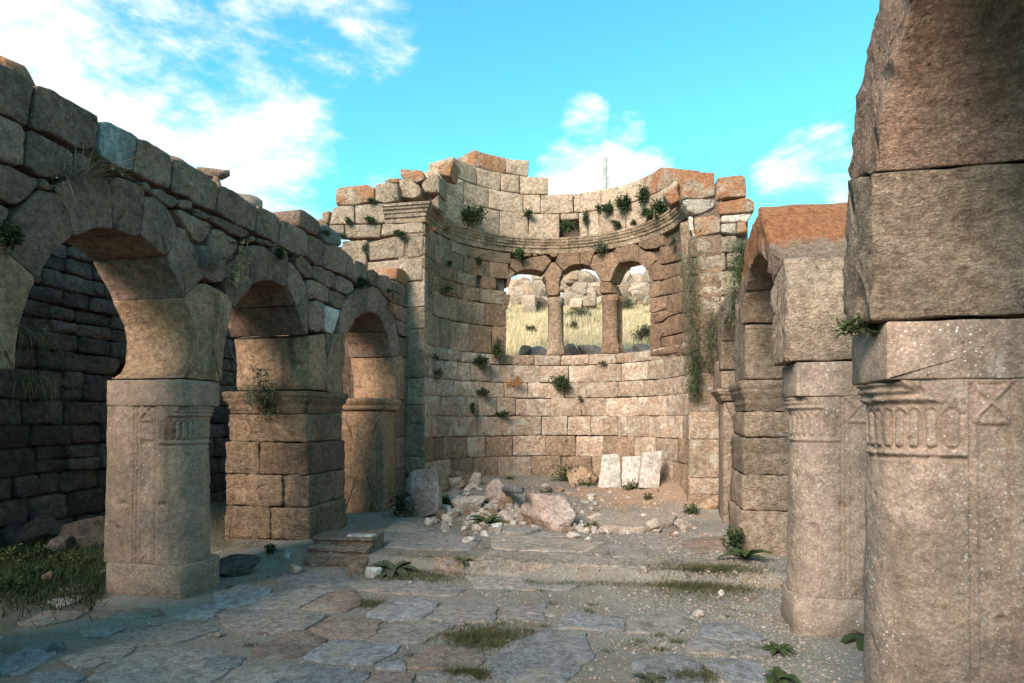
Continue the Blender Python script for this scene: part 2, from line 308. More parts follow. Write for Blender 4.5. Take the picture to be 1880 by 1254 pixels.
# ------------------------------------------------------------------ object plumbing
col0 = scene.collection
def tag(o, label=None, cat=None, group=None, kind=None):
    if label: o['label'] = label
    if cat: o['category'] = cat
    if group: o['group'] = group
    if kind: o['kind'] = kind
    return o
def thing(name, loc, label, cat, group=None):
    o = bpy.data.objects.new(name, None); col0.objects.link(o); o.location = loc; o.empty_display_size = .2
    return tag(o, label, cat, group)
def origin_of(o):
    v = Vector((0, 0, 0))
    while o is not None: v += Vector(o.location); o = o.parent
    return v
def link(name, verts, faces, mat, parent=None, smooth=True, centre=False):
    base = origin_of(parent) if parent else Vector((0, 0, 0))
    loc = Vector((0, 0, 0))
    if centre and verts:
        n = len(verts); cx = sum(v[0] for v in verts) / n; cy = sum(v[1] for v in verts) / n; cz = min(v[2] for v in verts)
        loc = Vector((cx, cy, cz)) - base
    sh = base + loc
    me = bpy.data.meshes.new(name); me.from_pydata([(v[0] - sh.x, v[1] - sh.y, v[2] - sh.z) for v in verts], [], faces); me.update()
    if smooth: me.polygons.foreach_set('use_smooth', [True] * len(me.polygons))
    me.materials.append(mat)
    o = bpy.data.objects.new(name, me); col0.objects.link(o); o.location = loc
    if parent: o.parent = parent
    return o
def fbm(p, f, amp, oct=3):
    v = 0; a = 1
    for _ in range(oct):
        v += a * noise.noise(p * f); f *= 2.1; a *= .5
    return v * amp

# ------------------------------------------------------------------ the stone builder: an irregular prism with worn edges
def poly_area(p): return sum(p[i][0] * p[(i + 1) % len(p)][1] - p[(i + 1) % len(p)][0] * p[i][1] for i in range(len(p))) / 2
def roundcorners(p, c):
    out = []; n = len(p)
    for i in range(n):
        a, b, d = Vector(p[i - 1]), Vector(p[i]), Vector(p[(i + 1) % n])
        la, ld = (a - b).length, (d - b).length
        ang = (a - b).angle(d - b, 0) if la > 1e-6 and ld > 1e-6 else math.pi
        if ang > R(155): out.append(b); continue
        ra, rd = min(c, la * .35), min(c, ld * .35)
        out.append(b + (a - b).normalized() * ra); out.append(b + ((a - b).normalized() * ra + (d - b).normalized() * rd) * .28); out.append(b + (d - b).normalized() * rd)
    return out
def stone(name, poly, mapf, depth, mat, parent, seg=.07, bev=.014, gap=.004, rough=.010, wob=.006, back=True, tilt=.012, corner=.025, dmin=0.0, seed=None):
    p = [Vector(q) for q in poly]
    if poly_area(p) < 0: p.reverse()
    p = roundcorners(p, corner)
    q = []; n = len(p)
    for i in range(n):
        a, b = p[i], p[(i + 1) % n]; k = max(1, int(math.ceil((b - a).length / seg)))
        for j in range(k): q.append(a.lerp(b, j / k))
    n = len(q); c = sum(q, Vector((0, 0))) / n
    sd = Vector((random.random() * 50, random.random() * 50, random.random() * 50)) if seed is None else Vector((seed, seed, seed))
    nr = []
    for i in range(n):
        t = (q[(i + 1) % n] - q[i - 1])
        nn = Vector((-t.y, t.x)); nr.append(nn.normalized() if nn.length > 1e-9 else Vector((0, 0)))
    rad = min((x - c).length for x in q)
    tx, ty = random.uniform(-tilt, tilt), random.uniform(-tilt, tilt)
    def w(i, ins, d):
        pt = q[i] + nr[i] * (gap + ins + (noise.noise(Vector((q[i].x * 9, q[i].y * 9, d * 6)) + sd) + .7 * noise.noise(Vector((q[i].x * 27, q[i].y * 27, d * 19)) - sd)) * wob)
        if (pt - c).dot(q[i] - c) < 0: pt = c.copy()
        return pt
    verts = []; faces = []
    def add(pt, d, amp):
        P = mapf(pt.x, pt.y, 0)
        dd = d + (pt.x - c.x) * tx + (pt.y - c.y) * ty if amp else d
        if amp: dd += fbm(Vector((pt.x, pt.y, d)) + sd, 7.5, rough * amp) + noise.noise((Vector((pt.x, pt.y, 0)) + sd) * 29) * rough * .5 * amp
        verts.append(mapf(pt.x, pt.y, dd))
    bv = min(bev, rad * .4)
    nside = max(1, int(depth / max(seg * 2.2, .14)))
    rings = []
    def ring(f):
        s = len(verts)
        for i in range(n): f(i)
        rings.append(s)
    if back:
        s_c = len(verts); add(c, depth, 0)
        ring(lambda i: add(w(i, bv, depth), depth, 0))
        for i in range(n): faces.append((s_c, rings[0] + i, rings[0] + (i + 1) % n)[::-1])
    for k in range(nside, 0, -1):
        d = bv + (depth - 2 * bv) * k / nside
        ring(lambda i: add(w(i, noise.noise(Vector((q[i].x * 4, q[i].y * 4, d * 5)) + sd) * rough * .6, d), d, 0))
    ring(lambda i: add(w(i, 0, bv), bv, .3))
    ring(lambda i: add(w(i, bv * .35, bv * .28), bv * .28, .7))
    ring(lambda i: add(w(i, bv, 0), 0, 1))
    kk = max(1, min(9, int(rad / (seg * 1.15))))
    for k in range(1, kk):
        f = 1 - k / kk
        ring(lambda i: add(c + (w(i, bv, 0) - c) * f, -.1 * rough * (1 - f), 1))
    s_c = len(verts); add(c, -.1 * rough, 1)
    for a, b in zip(rings[:-1], rings[1:]):
        for i in range(n):
            j = (i + 1) % n; faces.append((a + i, a + j, b + j, b + i))
    for i in range(n): faces.append((rings[-1] + i, rings[-1] + (i + 1) % n, s_c))
    # make the winding face outwards whatever the mapping does
    a, b, cc = (Vector(verts[k]) for k in faces[-1]); fn = (b - a).cross(cc - a)
    outward = Vector(mapf(c.x, c.y, 0)) - Vector(mapf(c.x, c.y, .1))
    if fn.dot(outward) < 0: faces = [f[::-1] for f in faces]
    return link(name, verts, faces, mat, parent, centre=True)

map_left = lambda s, z, d: Vector((XL - d, s, z))
def map_x(X0, sign): return lambda s, z, d: Vector((X0 + sign * d, s, z))
def map_y(Y0): return lambda s, z, d: Vector((s, Y0 + d, z))
def map_apse(s, z, d):
    v = apse_P(s, d); v.z = z; return v
def smoothstep(a, b, x):
    t = min(1, max(0, (x - a) / (b - a))); return t * t * (3 - 2 * t)

# ------------------------------------------------------------------ the ground
def gz(X, Y):
    z = 0.0
    inn = smoothstep(-4.3, -4.0, X) * (1 - smoothstep(1.3, 1.7, X))
    edge = 6.28 + .05 * math.sin(X * 1.7)
    z += .12 * smoothstep(edge, edge + .04, Y) * inn + (1 - inn) * .10 * smoothstep(4.5, 7, Y)
    z += .30 * smoothstep(9.4, 12.6, Y) * inn
    z += .22 * math.exp(-((X + 3.1) ** 2 / .5 + (Y - 11.0) ** 2 / .9)) + .18 * math.exp(-((X + 2.1) ** 2 / .8 + (Y - 10.3) ** 2 / .3)) * .7
    z += .10 * math.exp(-((X - .5) ** 2 / .5 + (Y - 11.6) ** 2 / .8))
    z += .04 * (1 - smoothstep(-7.2, -5.2, X)) * smoothstep(3, 6, Y)
    z -= .05 * smoothstep(.2, 1.4, X) * (1 - smoothstep(5.5, 6.5, Y))
    z += noise.noise(Vector((X * 1.3, Y * 1.3, 0))) * .022 + noise.noise(Vector((X * 5, Y * 5, 3))) * .010
    return z
def build_ground():
    xs = []; x = -7.7
    while x < 5.6: xs.append(x); x += .06
    ys = []; y = -6.0
    while y < 13.6: ys.append(y); y += (.05 if y > 2 else .2)
    V = [(x, y, gz(x, y) + noise.noise(Vector((x * 16, y * 16, 1))) * .006) for y in ys for x in xs]
    w = len(xs)
    Fc = [(j * w + i, j * w + i + 1, (j + 1) * w + i + 1, (j + 1) * w + i) for j in range(len(ys) - 1) for i in range(w - 1)]
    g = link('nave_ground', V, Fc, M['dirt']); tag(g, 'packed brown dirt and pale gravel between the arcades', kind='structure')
    return g
def hz(X, Y):
    foot = (1 - smoothstep(5.6, 7.6, abs(X + 1.2) - 0.0)) * (1 - smoothstep(12.9, 13.4, Y)) * smoothstep(-12, -7, Y)
    z = 3.0 + .29 * (min(Y, 32) - 15) if Y > 15 else 2.2 + .8 * smoothstep(13, 15, Y)
    z *= smoothstep(11.5, 13.6, Y)
    z -= 3.0 * smoothstep(33, 70, Y)
    z += noise.noise(Vector((X * .25, Y * .25, 5))) * .35 * smoothstep(13.5, 17, Y) + noise.noise(Vector((X * 1.2, Y * 1.2, 5))) * .06
    return z * (1 - foot) - .5 * foot - .05
def build_terrain():
    def axis(lo, hi, c0, c1, fine):
        a = []; x = c0
        while x <= c1: a.append(x); x += fine
        st = fine; x = c1
        while x < hi: st *= 1.35; x += st; a.append(min(x, hi))
        st = fine; x = c0
        while x > lo: st *= 1.35; x -= st; a.insert(0, max(x, lo))
        return a
    xs = axis(-900, 900, -12, 14, .5); ys = axis(-900, 900, -8, 36, .4); w = len(xs)
    V = [(x, y, hz(x, y)) for y in ys for x in xs]
    Fc = [(j * w + i, j * w + i + 1, (j + 1) * w + i + 1, (j + 1) * w + i) for j in range(len(ys) - 1) for i in range(w - 1)]
    tag(link('hillside', V, Fc, M['hill']), 'dry straw coloured hillside rising behind the apse', kind='structure')
ground = build_ground(); build_terrain()

# ------------------------------------------------------------------ left arcade
left = thing('arcade_wall', (XL - .4, 6.5, 0), 'dark brown stone arcade of three round arches along the left side of the nave', 'arcade')
def LA(c, pts, name='wall_block', mat='arcade', depth=.72, **kw):
    poly = [onX(x, y, XL) for x, y in crop(c, pts)]
    kw.setdefault('seg', .045)
    return stone(name, poly, map_left, depth, M[mat], left, **kw)
vs = dict(name='voussoir', depth=.76, bev=.006, rough=.007, wob=.006, tilt=.010, corner=.008, gap=.002)
hs = dict(name='haunch_stone', mat='haunch', depth=.76, corner=.012, bev=.009, rough=.008, wob=.004, tilt=.004)
# haunches at the springing of the arches
LA('px', [(-150, 395), (-60, 430), (0, 453), (6, 456), (32, 479), (64, 507), (64, 521), (56, 535), (49, 560), (42, 582), (36, 597), (31, 632), (30, 655), (31, 680), (0, 678), (-40, 675), (-150, 670)], **hs)
LA('px', [(338, 547), (362, 521), (378, 519), (400, 530), (418, 541), (428, 557), (428, 566), (421, 593), (413, 636), (410, 668), (408, 701), (372, 698), (336, 694), (351, 682), (358, 665), (361, 626), (357, 597), (347, 570)], **hs)
hs2 = dict(hs); hs2['depth'] = 1.02
LA('E', [(775, 370), (800, 360), (850, 350), (910, 345), (930, 380), (935, 480), (945, 560), (945, 832), (800, 825), (790, 780), (795, 600), (785, 480)], **hs2)
LA('E', [(925, 330), (985, 350), (975, 450), (960, 540), (945, 560), (932, 400)], name='wedge_stone', depth=.5)
LA('E', [(990, 350), (1040, 330), (1090, 350), (1095, 400), (1095, 600), (1080, 700), (1085, 872), (1000, 860), (945, 840), (945, 570), (975, 460)], **hs2)
LA('E', [(1577, 525), (1610, 560), (1620, 912), (1535, 905), (1528, 700), (1508, 545)], **hs)
# arch 1
LA('D', [(20, 590), (70, 520), (100, 400), (90, 340), (190, 230), (340, 90), (490, 120), (530, 170), (580, 290), (625, 420), (630, 480), (540, 550), (480, 620), (410, 700), (370, 770), (350, 830), (310, 828), (200, 740)], **vs)
LA('D', [(500, 120), (480, 50), (600, -10), (750, -40), (900, -15), (955, 40), (968, 200), (968, 420), (850, 410), (740, 450), (680, 470), (635, 470), (600, 330), (560, 230)], **vs)
LA('D', [(960, 20), (1000, -24), (1090, -7), (1170, 28), (1245, 83), (1248, 143), (1210, 473), (1170, 483), (1060, 453), (975, 425)], **vs)
LA('D', [(1252, 140), (1330, 150), (1430, 230), (1500, 330), (1535, 430), (1520, 500), (1440, 660), (1380, 620), (1290, 540), (1215, 470), (1230, 350)], **vs)
LA('D', [(1545, 410), (1600, 430), (1640, 520), (1700, 630), (1740, 750), (1765, 830), (1700, 900), (1590, 1020), (1570, 950), (1520, 850), (1480, 770), (1445, 690), (1450, 640), (1515, 505)], **vs)
# arch 2
vs2 = dict(vs); vs2['depth'] = 1.02
LA('C', [(170, 730), (240, 650), (280, 600), (340, 600), (365, 680), (380, 800), (385, 870), (330, 940), (270, 1010), (235, 1055), (215, 1010), (170, 940), (160, 850)], **vs2)
LA('C', [(290, 580), (340, 540), (420, 515), (500, 530), (560, 590), (580, 680), (572, 825), (500, 822), (440, 835), (385, 862), (370, 700), (345, 620)], **vs2)
LA('C', [(550, 540), (620, 530), (690, 570), (705, 640), (690, 872), (650, 865), (600, 838), (575, 828), (582, 700), (570, 600)], **vs2)
LA('C', [(708, 660), (740, 680), (800, 760), (850, 860), (855, 930), (800, 1030), (770, 1040), (735, 950), (700, 890), (690, 870)], **vs2)
LA('C', [(862, 900), (878, 925), (878, 1150), (870, 1285), (850, 1290), (830, 1235), (800, 1130), (768, 1045), (800, 1035), (858, 935)], **vs2)
# arch 3
LA('E', [(1060, 150), (1110, 50), (1175, -20), (1190, 80), (1200, 190), (1165, 265), (1125, 320), (1095, 400), (1088, 352), (1040, 330), (1055, 230)], **vs)
LA('C', [(1272, 920), (1300, 890), (1350, 880), (1385, 900), (1385, 1095), (1340, 1110), (1295, 1150), (1285, 1050)], **vs)
LA('C', [(1388, 900), (1430, 872), (1480, 895), (1510, 940), (1460, 1110), (1420, 1095), (1388, 1092)], **vs)
LA('E', [(1418, 5), (1466, 60), (1506, 150), (1530, 235), (1450, 320), (1430, 270), (1395, 195), (1368, 172)], **vs)
LA('E', [(1532, 240), (1560, 380), (1575, 520), (1505, 540), (1490, 440), (1452, 325)], **vs)
# upper courses
up = dict(rough=.013, bev=.010, wob=.010, corner=.012, tilt=.03)
for pts in ([(-520, -270), (-400, -215), (-260, -80), (-255, 440), (-400, 370), (-530, 300)], [(-250, -60), (-100, 20), (0, 120), (80, 150), (180, 200), (280, 290), (300, 320), (275, 440), (255, 640), (240, 670), (200, 660), (100, 590), (0, 550), (-250, 430)],
            [(305, 310), (340, 305), (480, 360), (700, 490), (800, 540), (850, 565), (870, 640), (850, 750), (830, 850), (760, 880), (640, 840), (500, 770), (380, 710), (280, 690), (262, 650), (290, 450)]):
    LA('A', pts, **up)
LA('A', [(865, 640), (900, 615), (960, 630), (1140, 720), (1190, 760), (1180, 860), (1150, 1050), (1100, 1040), (980, 990), (870, 910), (850, 850), (870, 720)], mat='plaster', **up)['label'] = 'bluish grey plastered block in the top course'
for c, pts in (('B', [(245, 150), (330, 170), (440, 250), (525, 300), (545, 380), (540, 530), (520, 590), (440, 570), (300, 500), (215, 440), (235, 300)]),
    ('B', [(550, 330), (650, 350), (720, 400), (830, 460), (920, 540), (940, 580), (935, 680), (920, 790), (870, 770), (740, 720), (690, 670), (600, 640), (545, 600), (555, 500)]),
    ('B', [(940, 560), (1000, 570), (1100, 620), (1200, 700), (1270, 740), (1275, 800), (1260, 950), (1220, 950), (1100, 900), (1000, 830), (940, 800)]),
    ('B', [(1280, 740), (1350, 760), (1440, 810), (1485, 860), (1475, 960), (1460, 1080), (1400, 1040), (1270, 980)]),
    ('B', [(1490, 850), (1600, 910), (1700, 970), (1720, 1010), (1715, 1180), (1680, 1180), (1560, 1130), (1465, 1080), (1480, 960)]),
    ('C', [(875, 420), (990, 470), (1012, 500), (1005, 600), (995, 700), (940, 690), (865, 625)]),
    ('C', [(1020, 500), (1130, 520), (1210, 580), (1215, 650), (1195, 780), (1110, 750), (1000, 700), (1010, 600)]),
    ('C', [(1215, 590), (1260, 630), (1270, 820), (1200, 785), (1215, 680)]),
    ('C', [(1275, 640), (1350, 670), (1375, 700), (1380, 880), (1330, 880), (1270, 830)]),
    ('C', [(1385, 730), (1440, 725), (1480, 760), (1480, 880), (1430, 870), (1385, 830)]),
    ('C', [(1485, 770), (1560, 780), (1595, 820), (1595, 1000), (1540, 950), (1480, 880)]),
    ('C', [(1600, 820), (1650, 830), (1740, 880), (1745, 1050), (1700, 1050), (1600, 1010)]),
    ('C', [(1590, 1020), (1650, 1030), (1740, 1070), (1745, 1200), (1700, 1190), (1620, 1130)]),
    ('A', [(-250, 440), (0, 560), (100, 610), (190, 660), (220, 720), (215, 850), (205, 1010), (160, 1020), (80, 990), (0, 960), (-250, 830)]),
    ('A', [(230, 720), (280, 700), (370, 740), (520, 820), (620, 880), (640, 920), (630, 1060), (560, 1110), (400, 1100), (300, 1080), (210, 1000)]),
    ('A', [(-250, 850), (0, 980), (100, 1010), (200, 1060), (330, 1120), (345, 1180), (280, 1254), (165, 1345), (80, 1330), (0, 1285), (-250, 1150)]),
    ('D', [(-250, 60), (0, 200), (80, 240), (90, 310), (40, 370), (10, 450), (-250, 320)]),
    ('B', [(550, 780), (620, 770), (700, 810), (780, 850), (860, 880), (910, 920), (860, 990), (800, 1060), (740, 1040), (690, 980), (640, 900), (600, 850)]),
    ('B', [(865, 820), (960, 840), (1060, 890), (1200, 950), (1220, 1000), (1150, 1010), (1050, 980), (930, 910), (870, 860)]),
    ('B', [(900, 940), (960, 945), (1040, 1000), (1120, 1040), (1110, 1120), (1050, 1190), (980, 1200), (900, 1150), (860, 1060), (870, 990)]),
    ('B', [(760, 1080), (860, 1080), (930, 1170), (1010, 1215), (1030, 1290), (990, 1400), (900, 1400), (830, 1370), (790, 1270)]),
    ('C', [(770, 610), (820, 610), (890, 670), (910, 720), (915, 800), (860, 800), (800, 740), (760, 670)]),
    ('C', [(915, 700), (960, 690), (1060, 740), (1110, 770), (1110, 850), (1060, 890), (980, 840), (925, 800)]),
    ('C', [(1115, 775), (1180, 790), (1260, 840), (1275, 900), (1210, 950), (1140, 920), (1110, 870)]),
    ('C', [(860, 815), (930, 815), (1010, 860), (1055, 895), (1055, 1010), (1000, 1005), (930, 975), (880, 985), (865, 900)]),
    ('C', [(1060, 900), (1130, 920), (1200, 970), (1195, 1000), (1165, 1070), (1100, 1050), (1062, 1010)]),
    ('E', [(790, 80), (850, 50), (910, 70), (920, 150), (920, 300), (860, 330), (800, 300), (785, 180)]),
    ('E', [(1530, 215), (1600, 240), (1650, 280), (1645, 370), (1590, 360), (1560, 330)]),
    ('E', [(1570, 370), (1645, 385), (1630, 550), (1580, 540)]),
    ('E', [(1585, 550), (1632, 555), (1625, 900), (1610, 890)])):
    LA(c, pts, **up)
for c, pts in (('A', [(640, 900), (700, 890), (760, 940), (850, 970), (850, 1010), (800, 1050), (720, 1060), (640, 1080)]), ('A', [(345, 1110), (390, 1100), (440, 1160), (480, 1200), (430, 1220), (345, 1200)]),
    ('B', [(240, 540), (330, 530), (370, 580), (370, 650), (310, 620)]), ('B', [(380, 600), (440, 590), (520, 630), (600, 680), (600, 740), (540, 770), (470, 720), (380, 650)]),
    ('B', [(600, 690), (680, 690), (730, 720), (720, 770), (660, 770), (605, 740)]), ('B', [(700, 770), (780, 765), (860, 810), (880, 860), (820, 860), (740, 820)]),
    ('B', [(1220, 1000), (1270, 1000), (1275, 1055), (1225, 1060)]), ('B', [(1275, 1015), (1360, 1030), (1470, 1085), (1420, 1100), (1290, 1065)])):
    LA(c, pts, name='filler_stone', depth=.45, rough=.018, bev=.02, wob=.012, corner=.04)
LA('E', [(925, 95), (1055, 135), (1050, 190), (1000, 345), (960, 335), (925, 315)], mat='palewedge', rough=.004)['label'] = 'pale marble wedge between the second and third arches'
# loose blocks lying on the wall
def loose(polyc, pts, label, mat, depth, X0=XL, **kw):
    poly = [onX(x, y, X0) for x, y in crop(polyc, pts)]
    o = stone('loose_block', poly, map_x(X0, -1), depth, M[mat], None, seg=.05, rough=.02, bev=.03, wob=.012, corner=.05, **kw)
    return tag(o, label, 'stone block')
loose('C', [(800, 205), (860, 215), (985, 320), (980, 440), (880, 405), (795, 345)], 'grey block lying on top of the left arcade between the second and third arches', 'arcade', .42)
loose('C', [(990, 330), (1050, 340), (1160, 430), (1165, 500), (1150, 540), (1020, 492), (978, 440), (985, 380)], 'whitish stained block on the left arcade top, next to the grey loose block', 'plaster', .4)
loose('C', [(1640, 708), (1700, 718), (1745, 790), (1742, 875), (1650, 828), (1632, 800)], 'rounded block with red lichen on the left arcade, touching the apse shoulder', 'lichen', .4)
# rubble core, so that no light passes through the spandrels
for (y0, y1, z0, z1) in ((2.2, 9.9, 3.56, 3.74), (5.0, 5.5, 3.0, 3.6), (7.25, 7.75, 2.8, 3.6), (9.6, 10.4, 2.9, 3.3)):
    stone('rubble_core', [(y0, z0), (y1, z0), (y1, z1), (y0, z1)], map_x(XL - .09, -1), .55, M['core'], left, seg=.2, rough=.03)

# ------------------------------------------------------------------ carved piers with half-round ends
def carved_pier(parent, X0, sgn, Y0, wY, length, nose, ztop, zb, mat, relief=True, fine=1.0, centre_w=.16, dz=0.0):
    """X0 nave-side tip, sgn direction into the wall, Y0 camera-side face; built from rings of one outline."""
    hw = wY / 2; yc = Y0 + hw; st = .016 * fine
    out = []                                             # (xloc from tip, yloc from centre, kind, arc coordinate)
    nn = int(math.pi * nose / st) + 2
    for i in range(nn + 1):
        a = -math.pi / 2 + math.pi * i / nn             # from camera side flat end, round the tip, to the far flat
        ca_, sa_ = math.cos(a), math.sin(a); out.append((nose - nose * abs(ca_) ** .82, hw * math.copysign(abs(sa_) ** .82, sa_), 'n', i / nn))
    nf = int((length - 2 * nose) / st) + 1
    for i in range(1, nf): out.append((nose + (length - 2 * nose) * i / nf, hw, 'b', i / nf))
    for i in range(nn + 1):
        a = -math.pi / 2 + math.pi * i / nn
        ca_, sa_ = math.cos(a), math.sin(a); out.append((length - nose + nose * abs(ca_) ** .82, -hw * math.copysign(abs(sa_) ** .82, sa_), 'm', i / nn))
    for i in range(1, nf): out.append((length - nose - (length - 2 * nose) * i / nf, -hw, 'f', 1 - i / nf))
    n = len(out); H0 = zb + .29
    z_fl0, z_fl1, z_ro = 1.45 + dz, 1.675 + dz, 1.765 + dz
    nz_ = int((z_ro + .02 - H0) / (.017 * fine)); zs = [H0 + (z_ro + .02 - H0) * i / nz_ for i in range(nz_ + 1)]
    nfl = 13
    V = []; Fc = []
    for z in zs:
        tp = 1 - smoothstep(zb, z_ro, z); taper = 1 + .05 * tp
        for (x, y, k, u) in out:
            off = 0.0; xx, yy = x, y
            side = k in 'fb'
            if k in 'nm':
                # square block biting into the round end at capital and foot: a slanting edge
                e = smoothstep(z_fl1 - .07, z_ro + .02, z) * nose * .85 if z > z_fl1 - .07 else 0
                e = max(e, (1 - min(1, (z - H0) / .13)) * nose * .7 if z < H0 + .13 else 0)
                if k == 'm': e = nose * 2
                dx = (nose - x) if k == 'n' else (x - (length - nose))
                if dx < e: yy = math.copysign(hw, y)
                elif relief:
                    if z_fl0 < z < z_fl1:
                        t = (u * nfl) % 1; cen = abs(t - .5) * 2
                        zc = z_fl1 - .03 - .035 * cen ** 2; zl = z_fl0 + .018 + .02 * cen ** 2
                        e_ = min((.80 - cen) * .5 * hw * math.pi / nfl * 1.3, zc - z, z - zl)
                        off += .006 - .024 * math.exp(-((e_ - .003) / .0055) ** 2) - (.006 if e_ < 0 else 0)
                    elif abs(z - z_fl0) < .014: off += .012
                    elif abs(z - z_fl0 + .026) < .008: off -= .008
                    elif z_fl1 + .0 < z < z_ro: off += .010 + .016 * math.sin((z - z_fl1) / (z_ro - z_fl1) * math.pi * 2.5) ** 2 + .02 * (z - z_fl1) / .08
            elif relief:
                xc = abs(x - length / 2)
                fl = length / 2 - nose
                if abs(xc - centre_w / 2) < .010 and z < 1.76: off -= .014
                if abs(xc - centre_w / 2 - .028) < .008: off -= .009
                if xc < centre_w / 2 - .012:
                    if z < 1.58: off -= .012 + (.006 if xc < centre_w / 2 - .03 else 0)
                    if 1.60 < z < 1.76:
                        a = (z - 1.68) / .08 * (centre_w / 2 - .01); d = min(abs(x - length / 2 - a), abs(x - length / 2 + a)); off += -.012 + (.016 if d < .012 else 0)
                    if H0 < z < H0 + .10:
                        a = (H0 + .10 - z) * .8; off += .01 if xc < a and xc > a - .02 else 0
            nx, ny = (1.0, 0.0)
            if k == 'n': v = Vector((-(nose - x) / max(nose, 1e-6) ** 2, y / hw ** 2)); v.normalize(); nx, ny = v
            elif k == 'm': v = Vector(((x - length + nose) / max(nose, 1e-6) ** 2, y / hw ** 2)); v.normalize(); nx, ny = v
            else: nx, ny = 0, (1 if k == 'b' else -1)
            p = Vector((X0 + sgn * (xx + (x - length * .35) * .06 * tp + nx * off), yc + (yy + ny * off) * taper, z))
            off2 = fbm(p, 4.0, .009) + noise.noise(p * 30) * .0028 - max(0, noise.noise(p * 9 + Vector((5, 5, 5))) - .48) * .09
            p.x += sgn * nx * off2; p.y += ny * off2
            V.append(p)
    for j in range(len(zs) - 1):
        for i in range(n):
            a, b = j * n + i, j * n + (i + 1) % n; Fc.append((a, b, b + n, a + n))
    Fc.append(tuple(range(n))[::-1]); Fc.append(tuple(range((len(zs) - 1) * n, len(zs) * n)))
    if sgn < 0: Fc = [f[::-1] for f in Fc]
    sh = link('pier', V, Fc, M[mat], parent, centre=True)
    # impost block on top and plinth below
    mp = map_y(Y0 - .012)
    xa, xb = sorted((X0 - sgn * .012, X0 + sgn * length))
    stone('impost', [(xa, z_ro + .012), (xb, z_ro + .012), (xb, ztop - .006), (xa, ztop - .006)], mp, wY + .02, M[mat], sh, seg=.05, bev=.008, rough=.005, wob=.003, tilt=.0, gap=.001, corner=.01)
    xa, xb = sorted((X0 - sgn * .03, X0 + sgn * (length + .035)))
    # plinth as an octagonal-cornered slab stood on the ground
    pl = [(xa + .05, Y0 - .03), (xb - .05, Y0 - .03), (xb, Y0 + .02), (xb, Y0 + wY - .02), (xb - .05, Y0 + wY + .04), (xa + .05, Y0 + wY + .04), (xa, Y0 + wY - .02), (xa, Y0 + .02)]
    stone('plinth', pl, lambda a, b, d: Vector((a, b, H0 + .002 - d)), .38, M[mat], sh, seg=.06, bev=.025, rough=.006, wob=.006, tilt=.004, gap=0)
    return sh
carved_pier(left, XL + .01, -1, 4.90, .47, .80, .24, 1.965, 0.0, 'shaft', fine=.6, dz=-.055)
carved_pier(left, XL, -1, 2.72, .47, .78, .23, 1.90, 0.0, 'shaft', fine=1.6, dz=-.06)

# second left pier: coursed blocks with a moulded impost
def moulded(name, X0, X1, Y0, Y1, z0, z1, mat, parent, prof, seg=.05):
    """rectangular block, profile (height fraction, projection) runs round all four sides"""
    V = []; Fc = []
    def rect(e): return [(X0 - e, Y0 - e), (X1 + e, Y0 - e), (X1 + e, Y1 + e), (X0 - e, Y1 + e)]
    rings = []
    for f, e in prof:
        z = z0 + (z1 - z0) * f; rc = rect(e); pts = []
        for i in range(4):
            a, b = Vector(rc[i]), Vector(rc[(i + 1) % 4]); k = max(2, int((b - a).length / seg))
            k = {0: max(2, int((X1 - X0) / seg)), 2: max(2, int((X1 - X0) / seg)), 1: max(2, int((Y1 - Y0) / seg)), 3: max(2, int((Y1 - Y0) / seg))}[i]
            for j in range(k): pts.append(a.lerp(b, j / k))
        rings.append(len(V))
        for p in pts:
            q = Vector((p.x, p.y, z)); dd = fbm(q, 7, .010) + noise.noise(q * 26) * .003
            cx, cy = (X0 + X1) / 2, (Y0 + Y1) / 2; v = Vector((p.x - cx, p.y - cy)).normalized()
            V.append(Vector((p.x + v.x * dd, p.y + v.y * dd, z + dd * .4)))
    n = rings[1] - rings[0]
    for a, b in zip(rings[:-1], rings[1:]):
        for i in range(n): Fc.append((a + i, a + (i + 1) % n, b + (i + 1) % n, b + i))
    Fc.append(tuple(range(n))[::-1]); Fc.append(tuple(range(rings[-1], rings[-1] + n)))
    return link(name, V, Fc, M[mat], parent, centre=True)
IMP = [(0, -.01), (.04, .0), (.2, .005), (.24, .018), (.30, .02), (.34, .01), (.42, .02), (.55, .045), (.62, .06), (.66, .062), (.70, .05), (.74, .07), (.95, .075), (1.0, .06)]
def block_pier(parent, X0, X1, Y0, Y1, zs, joints, mat, impost_z, imp_joint=None, batter=.012, far_joints=None):
    """a stack of courses; each stone is its own prism seen from the camera side; stones run the pier's full depth"""
    root = None
    for k, (za, zb) in enumerate(zip(zs[:-1], zs[1:])):
        e = batter * (len(zs) - k); e += random.uniform(-.01, .02)
        xs = [X0 - e] + list(joints[k]) + [X1 + e]
        for a, b in zip(xs[:-1], xs[1:]):
            f = random.uniform(-.01, .015)
            bot = za
            o = stone('pier_block', [(a, bot + f * .2), (b, bot - f * .2), (b, zb + f * .3), ((a + b) / 2, zb + random.uniform(-.006, .006)), (a, zb - f * .3)], map_y(Y0 - e + f), (Y1 - Y0) + 2 * e, M[mat], parent, seg=.04, bev=.018, rough=.026, wob=.017, corner=.03, tilt=.03)
    z0, z1 = impost_z
    cuts = [X0] + ([imp_joint] if imp_joint else []) + [X1]
    for a, b in zip(cuts[:-1], cuts[1:]):
        moulded('impost', a + .006, b - .006, Y0, Y1, z0 + .006, z1 - .006, mat, parent, IMP)
